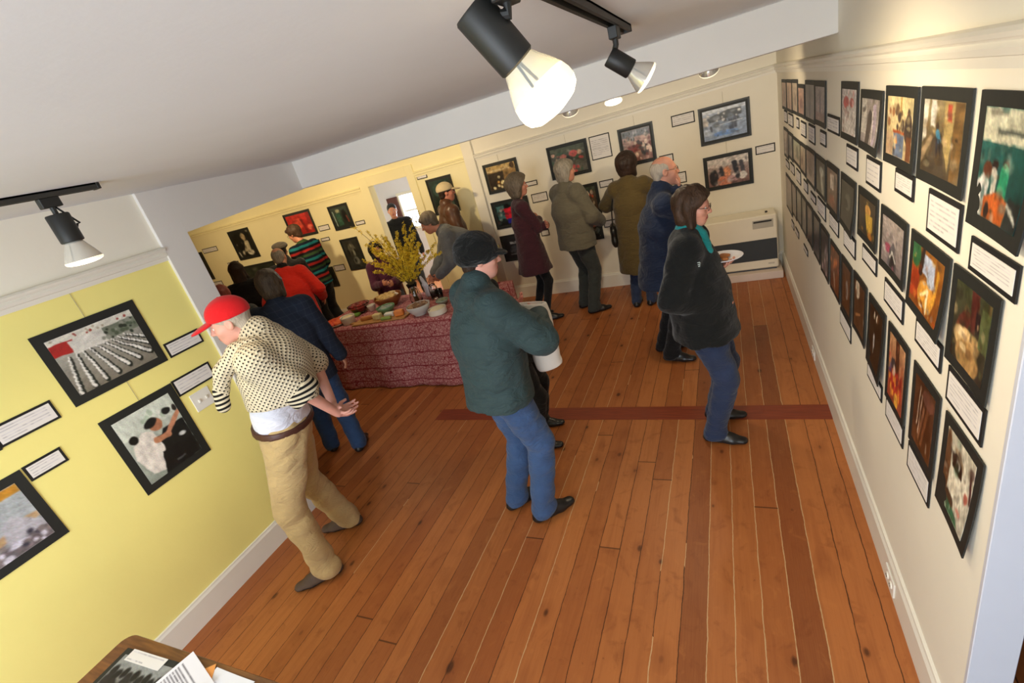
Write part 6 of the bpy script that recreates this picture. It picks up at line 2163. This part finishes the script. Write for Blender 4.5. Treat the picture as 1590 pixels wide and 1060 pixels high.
def red_cap_extras(J):
    s, T, P = J['s'], J['T'], J['P']
    # belt
    F = Field(0.0065)
    F.cone(J['pel'] + T(0, 0, 0.02), J['pel'] + T(0, 0, 0.10), 0.202 * s, 0.195 * s, 0, (J['ty'], 0.81))
    F.cut(J['tz'], J['pel'] + T(0, 0, 0.062))
    F.cut(-J['tz'], J['pel'] + T(0, 0, 0.026))
    F.build('belt', flat('brown_leather_belt', (74, 42, 32), 0.45), P, 0)
    # pullover worn over the shoulders like a shawl
    F = Field(0.0075)
    n = J['neck']
    F.cone(J['chest'] + T(0, -0.03, -0.16), J['chest'] + T(0, -0.02, 0.1), 0.236 * s, 0.216 * s, 0.02, (J['ty'], 0.82))
    F.cone(J['chest'] + T(0, -0.02, 0.1), n + T(0, -0.02, -0.05), 0.216 * s, 0.130 * s, 0.03, (J['ty'], 0.85))
    for sh, e, sg in ((J['shR'], J['el'][0], 1), (J['shL'], J['el'][1], -1)):
        F.cone(n + T(0.03 * sg, -0.01, -0.045), sh, 0.092 * s, 0.094 * s, 0.04)
        F.cone(sh, sh + (e - sh) * 0.95, 0.092 * s, 0.086 * s, 0.03)
    F.cone(n + T(0, -0.02, -0.04), n + T(0, -0.012, 0.03), 0.105 * s, 0.088 * s, 0.03)
    F.wrinkle(0.006, 3, 26, 1.0)
    F.cut(nrm((-0.16, 0.10, -1)), J['el'][1] + np.array((0.02, 0, -0.035)) * s)
    sw = F.build('knitted_pullover', K_knit, P, 2)
    # striped edge at the left elbow
    F = Field(0.006)
    sh, e = J['shL'], J['el'][1]
    F.cone(sh + (e - sh) * 0.72, sh + (e - sh) * 1.10, 0.0935 * s, 0.092 * s, 0.01)
    F.wrinkle(0.003, 3, 26, 1.0)
    d = nrm(e - sh)
    F.cut(d, sh + (e - sh) * 1.06)
    F.cut(-d, sh + (e - sh) * 0.80)
    F.build('striped_hem', K_hem, sw, 1)
    # empty sleeve hanging in front of the left shoulder
    F = Field(0.006)
    a = J['shL'] + T(0.07, 0.08, 0.035)
    b = a + T(0.0, 0.10, -0.085)
    c = b + T(-0.005, 0.035, -0.11)
    F.chain([J['shL'] + T(0.05, 0.0, 0.05), a, b, c], [0.06 * s, 0.052 * s, 0.042 * s, 0.034 * s], 0.02)
    F.wrinkle(0.004, 9, 60)
    F.build('empty_sleeve', K_knit, sw, 1)
    F = Field(0.005)
    F.cone(c + T(0, 0, 0.015), c + T(0.0, 0.012, -0.07), 0.036 * s, 0.034 * s, 0.01).wrinkle(0.002, 9, 60)
    F.build('striped_cuff', K_hem, sw, 1)


person('person in red baseball cap with cream flecked pullover over shoulders and khaki trousers', (-2.49, 1.56), (-0.80, -0.60), H=1.80, b=1.06, skin=(226, 168, 150),
       sway=(0.0, -0.075), lean=(0.0, -0.085), head=(6, 6, 0), headoff=(0.0, 0.05, -0.03), feet=((0.20, -0.05), (-0.19, 0.06)), toes=(12, -6),
       hands=((0.05, -0.36, 0.99), (-0.03, -0.38, 0.95)), poles=((1, -0.45, 0), (-1, -0.45, 0)), hand_d=((-0.5, -0.35, -0.55), (0.62, -0.40, -0.30)), hand_n=((0, -1, 0.1), (0, -1, 0.2)), curl=(0.6, 0.6),
       hair='crop', hair_m=H_white, hat='baseball', hat_m=K_capred, top='shirt', top_m=K_shirt, hem=0.972, topfat=0.0, sleeve=0.7, collar='crew', legs_m=K_khaki, legw=1.16, shoe_m=S_brown,
       h=0.0065, wr=0.0055, extra=red_cap_extras)

person('person with brown hair in dark plaid blazer and blue jeans, seen from behind', (-3.32, 2.62), (-0.62, 0.78), H=1.68, b=1.04, lean=(0.0, 0.02), head=(0, 4, 0),
       feet=((0.16, -0.10), (-0.10, 0.08)), toes=(14, -8), hands=((0.28, 0.06, 0.82), (-0.22, 0.2, 0.95)), hair='bob', puff=0.0, hair_m=H_mix, top='blazer', top_m=plaid_mat(), hem=0.74, topfat=0.03, collar='fold',
       legs_m=K_jeans3, legw=1.15, h=0.0075, wr=0.004)

person('person in bright red sweater with balding grey head, back turned, left of the table', (-4.64, 3.90), (-0.60, 0.80), H=1.70, b=1.14, lean=(0.0, 0.12), head=(-6, 10, 0), hands=((0.27, 0.22, 0.98), (-0.22, 0.25, 1.0)),
       hair='fringe', hair_m=H_grey, top='sweater', top_m=K_red, hem=0.82, topfat=0.025, collar='crew', collar_m=K_black, legs_m=K_charc, legw=1.1, h=0.009)

person('person in dark beret and black coat beyond the red sweater', (-5.46, 4.72), (-0.60, 0.80), H=1.64, hair='crop', hair_m=H_black, hat='beret', hat_m=K_beret, top='coat', top_m=K_black, hem=0.70, topfat=0.02, collar='stand', legs_m=K_black, h=0.010)

person('person with long dark hair and black top near the white post', (-5.50, 4.02), (-0.72, 0.70), H=1.62, female=True, hair='long', hair_m=H_dark, top='cardigan', top_m=K_black, hem=0.78, topfat=0.02, legs_m=K_black, h=0.010)

person('person with auburn hair just beyond the white post, mostly hidden', (-4.36, 2.93), (-0.75, 0.66), H=1.58, hair='short', hair_m=H_auburn, top='sweater', top_m=K_charc, topfat=0.01, legs_m=K_black, h=0.010)

person('person in broad striped sweater of red, teal and black, looking left', (-5.60, 5.28), (-0.97, 0.02), H=1.80, b=0.96, skin=(206, 140, 110), lean=(0, 0.03), head=(10, 14, 0), hands=((0.2, 0.18, 0.95), (-0.2, 0.18, 0.95)),
       hair='short', hair_m=H_brown, top='sweater', top_m=K_stripe, hem=0.86, topfat=0.02, collar='crew', legs_m=K_black, legw=1.15, glasses=True, h=0.009)


def seat_extras(J):
    t = thing('chair', 'plain wooden chair under the seated person in purple', 'chair', tuple(J['P'].location), J['P'].rotation_euler[2])
    z = J['pel'][2] - 0.135 * J['s']
    MB().box((-0.20, -0.20, z - 0.03), (0.20, 0.22, z), 0, 0.006).build('seat', M_wood, t)
    MB().box((-0.20, -0.235, z + 0.20), (0.20, -0.215, z + 0.45), 0, 0.004).build('backrest', M_wood, t)
    for x in (-0.18, 0.18):
        MB().tube([(x, 0.19, 0), (x, 0.19, z - 0.03)], 0.015, 8).build('leg', M_wood, t)
        MB().tube([(x, -0.225, 0), (x, -0.225, z + 0.45)], 0.015, 8).build('leg', M_wood, t)


person('person in dark purple jacket seated behind the table, looking up', (-4.50, 5.40), (0.62, -0.78), H=1.62, female=True, skin=(212, 150, 122), sit=0.545, head=(8, -8, 0), feet=((0.13, 0.42), (-0.13, 0.40)),
       hands=((0.07, 0.32, 0.78), (-0.08, 0.34, 0.76)), hair='bob', puff=0.01, hair_m=H_black, top='jacket', top_m=K_purple, topfat=0.02, collar='stand', legs_m=K_black, h=0.009, extra=seat_extras)

person('person in black standing in the doorway, facing the room', (-4.86, 6.55), (0.55, -0.83), H=1.67, skin=(206, 142, 112), hair='crop', hair_m=H_black, top='sweater', top_m=K_black, topfat=0.01, collar='crew', legs_m=K_charc, h=0.010)

person('person with grey hair in grey knit bending over the far side of the table', (-2.78, 5.08), (-0.86, -0.51), H=1.76, b=1.1, skin=(206, 140, 110), lean=(0.0, 0.34), head=(0, 20, 0), hands=((0.18, 0.58, 0.86), (-0.18, 0.50, 0.90)), poles=((0.6, -0.6, 0.3), (-0.6, -0.6, 0.3)),
       hair='short', hair_m=H_salt, top='sweater', top_m=K_greyk, hem=0.80, topfat=0.03, collar='crew', legs_m=K_black, legw=1.1, h=0.009)

person('person in tan cap and brown leather jacket facing a dark green photo', (-3.34, 5.66), (0.72, 0.69), H=1.82, b=1.06, skin=(200, 130, 106), head=(-10, 2, 0), hands=((0.24, 0.20, 1.0), (-0.24, 0.2, 1.0)), hair='short', hair_m=H_dark, hat='baseball', hat_m=K_captan,
       top='jacket', top_m=K_leather, hem=0.80, topfat=0.035, collar='stand', legs_m=K_black, h=0.009)


def green_extras(J):
    m = MB()
    c = J['hc'] + J['hR'] @ np.array((0.05, 0.105, 0.05)) * J['hs']
    m.lathe([(0.010, 0), (0.011, 0.002), (0.008, 0.004), (0, 0.004)], 12, c, J['hR'] @ np.array((0.45, 0.85, 0.2)))
    m.build('cap_badge', flat('dull_gold_badge', (120, 104, 60), 0.4), J['P'])


person('person in dark green jacket, black knit cap and blue jeans at centre', (-1.25, 2.08), (0.66, 0.75), H=1.75, b=1.06, skin=(228, 168, 150), lean=(0.0, 0.05), head=(-16, 6, 0), feet=((0.115, 0.05), (-0.10, -0.03)), toes=(3, -4),
       hands=((0.02, 0.33, 1.20), (-0.16, 0.34, 1.02)), poles=((0.9, 0.1, -0.7), (-0.9, -0.5, -0.6)), hand_d=((-0.9, 0.3, 0.1), None), hand_n=((-0.3, -0.9, 0), None), curl=(0.5, 0.5), hair='crop', hair_m=H_dark, hat='knit', hat_m=K_knitcap,
       top='jacket', top_m=K_green, hem=0.85, topfat=0.045, collar='stand', legs_m=K_jeans, legw=1.12, h=0.0065, wr=0.005, extra=green_extras)

person('person in black trousers hidden behind the green jacket, one hand showing', (-1.46, 2.80), (0.98, 0.18), H=1.52, female=True, skin=(220, 150, 138), lean=(0.02, -0.10), feet=((0.16, 0.07), (-0.17, 0.05)), toes=(0, 0),
       hands=((0.10, 0.08, 1.15), (-0.15, 0.10, 0.96)), hand_d=((0.1, 0.9, 0.15), None), hand_n=((-0.5, 0, 0.85), None), curl=(0.7, 0.4), hair='crop', hair_m=H_dark, top='sweater', top_m=K_black, topfat=0.005, legs_m=K_black, legw=1.0, h=0.0075)

person('person with short curly grey hair in dark burgundy dress and black tights', (-2.16, 5.22), (0.86, 0.51), H=1.73, female=True, skin=(206, 140, 116), puff=0.03, lean=(0, 0.0), head=(-6, 0, 0), hands=((-0.13, 0.19, 1.17), (0.13, 0.21, 1.13)), poles=((0.8, 0.1, -0.9), (-0.8, 0.1, -0.9)),
       hand_d=((-0.9, 0.1, 0.3), (0.9, 0.15, 0.2)), hand_n=((0, -1, 0), (0, -1, 0)), feet=((0.10, 0.03), (-0.09, -0.05)), hair='shag', hair_m=H_salt, top='dress', top_m=K_burg, topfat=0.012, skirt=(0.63, 0.25), legs_m=K_black, legw=0.6, legname='tights', h=0.008)

person('person with grey hair in grey-brown jacket and charcoal trousers, back turned', (-1.63, 5.36), (0.62, 0.78), H=1.76, b=1.1, skin=(214, 150, 126), head=(-14, 0, 0), feet=((0.13, 0.0), (-0.13, 0.06)), toes=(26, 10), hands=((0.14, 0.27, 1.02), (-0.16, 0.28, 1.0)), poles=((0.8, -0.7, -0.3), (-0.8, -0.7, -0.3)),
       hair='shag', hair_m=H_grey, top='jacket', top_m=K_greyj, hem=0.80, topfat=0.045, collar='fold', legs_m=K_charc, legw=1.1, h=0.008)


person('person with dark bobbed hair in knee-length olive coat and jeans, back turned', (-0.96, 5.38), (0.18, 0.98), H=1.67, female=True, b=1.06, head=(-8, 2, 0), feet=((0.08, 0.0), (-0.09, -0.04)), hands=((0.10, 0.26, 1.24), (-0.12, 0.24, 1.16)), poles=((1, 0.0, -0.5), (-1, 0.0, -0.5)),
       hair='bob', puff=0.022, hair_m=H_dark, top='coat', top_m=K_olive, hem=0.44, topfat=0.035, collar='fold', legs_m=K_jeans2, legw=1.0, h=0.008)

person('balding person with glasses in navy jacket, hand on chin', (-0.56, 4.04), (0.97, 0.22), H=1.72, b=1.06, skin=(222, 160, 134), lean=(0.0, 0.08), head=(0, -2, 0), feet=((0.10, 0.02), (-0.12, -0.02)), toes=(22, -4), hands=((0.03, 0.20, 1.43), (-0.10, 0.27, 1.12)),
       poles=((0.35, 0.15, -1.3), (-0.8, -0.2, -0.6)), hand_d=((-0.25, 0.15, 0.95), None), hand_n=((0.1, -0.95, 0.2), None), curl=(0.75, 0.5), hair='fringe', hair_m=H_white, top='jacket', top_m=K_navy, hem=0.72, topfat=0.03, collar='stand', collar_m=K_bluesh, legs_m=K_black, legw=1.1, glasses=True, h=0.0075)


def fleece_extras(J):
    a = J['shR'] + (J['el'][0] - J['shR']) * 0.22 + J['T'](0, 0.02, 0)
    d = nrm(J['tx'] * 0.8 + J['ty'] * 0.9)
    u = nrm(J['el'][0] - J['shR'])
    v = np.cross(d, u)
    c = a + d * (0.098 * J['s'])
    m = MB()
    for k, (o1, o2, ln) in enumerate(((0, 0, 0.022), (0.010, 0.004, 0.018), (0.019, 0.008, 0.013))):
        p = c + u * o1 + v * o2
        m.tube([p - v * ln * 0.5, p + u * -0.004 + d * 0.001, p + v * ln * 0.5], [0.002, 0.003, 0.001], 6)
    m.build('sleeve_emblem', flat('pale_embroidery', (196, 214, 214), 0.6), J['P'])


person('person with brown bobbed hair in black fleece, teal scarf and dark jeans', (-0.20, 2.91), (0.985, -0.05), H=1.64, female=True, b=1.12, skin=(218, 156, 132), lean=(0.0, -0.03), head=(-4, 8, 0), feet=((0.12, 0.05), (-0.16, 0.04)), toes=(6, -4),
       hands=((0.12, 0.08, 0.97), (-0.08, 0.06, 1.135)), poles=((0.6, -1, -0.2), (-0.7, -0.7, -0.4)), hand_d=(None, (0.2, 0.95, 0.1)), hand_n=(None, (0.1, 0.0, 1)), curl=(0.6, 0.35), hair='bob', hair_m=H_brown,
       top='fleece_jacket', top_m=K_fleece, hem=0.80, topfat=0.05, collar='scarf', collar_m=K_teal, legs_m=K_jeans2, legw=1.12, glasses=True, h=0.007, wr=0.0045, extra=fleece_extras)

# ------------------------------------------------------------------ things people hold
t = thing('paper_plate', 'white paper plate of snacks held by the person in black fleece', 'plate', (-0.06, 3.0, 1.175), 0)
MB().lathe([(0, 0), (0.075, 0), (0.082, 0.004), (0.108, 0.013), (0.110, 0.016), (0.106, 0.016), (0.080, 0.007), (0.074, 0.004), (0, 0.004)], 32).build('plate', flat('white_paper', (232, 232, 240), 0.8), t, True)
F = Field(0.005)
rngp = np.random.RandomState(2)
for i in range(9):
    a, q = rngp.uniform(0, 6.28), rngp.uniform(0, 0.055)
    F.ell((q * math.cos(a), q * math.sin(a), 0.012), np.array((0.022, 0.018, 0.010)) * rngp.uniform(0.7, 1.2), 0.004)
F.build('snacks', flat('food_186_118_62', (186, 118, 62), 0.5), t, 1)

F = Field(0.007)
F.cone((0, 0, 0.03), (0.0, 0, 0.50), 0.078, 0.088, 0.02, ((0, 1, 0), 0.7))
F.cone((0, 0, 0.10), (-0.005, 0, 0.60), 0.066, 0.076, 0.01, ((0, 1, 0), 0.66), 1)
F.wrinkle(0.009, 12, 30, 0.7)
F.cut(nrm((0.35, 0.1, 1)), (0, 0, 0.42))
F.cut((0, 0, -1), (0, 0, 0.0))
o = F.build('paper_sack', flat('white_paper_sack', (230, 226, 218), 0.75, 0.02, 6, 0.2, 20), None, 2)
o.location = (-1.03, 2.36, 0.86)
o.rotation_euler = (0.0, -0.05, 0.75)
tag(o, 'white paper sack hugged against the front of the green jacket', 'bag')

t = thing('shoulder_bag', 'small black shoulder bag hanging at the left of the olive coat', 'bag', (-1.205, 5.40, 0.0), 0.2)
F = Field(0.007)
F.cone((-0.0, -0.06, 0.90), (0.0, 0.06, 0.90), 0.075, 0.075, 0.02, ((1, 0, 0), 0.5)).cone((0, -0.06, 0.80), (0, 0.06, 0.80), 0.08, 0.08, 0.03, ((1, 0, 0), 0.5)).wrinkle(0.002, 2, 50)
F.build('bag_body', flat('black_leather', (26, 25, 25), 0.35), t, 1)
MB().tube([(0.0, -0.06, 0.95), (0.02, -0.05, 1.15), (0.09, -0.03, 1.40)], 0.007, 8).tube([(0.0, 0.06, 0.95), (0.02, 0.05, 1.15), (0.09, 0.0, 1.40)], 0.007, 8).build('strap', flat('black_leather', (26, 25, 25)), t)
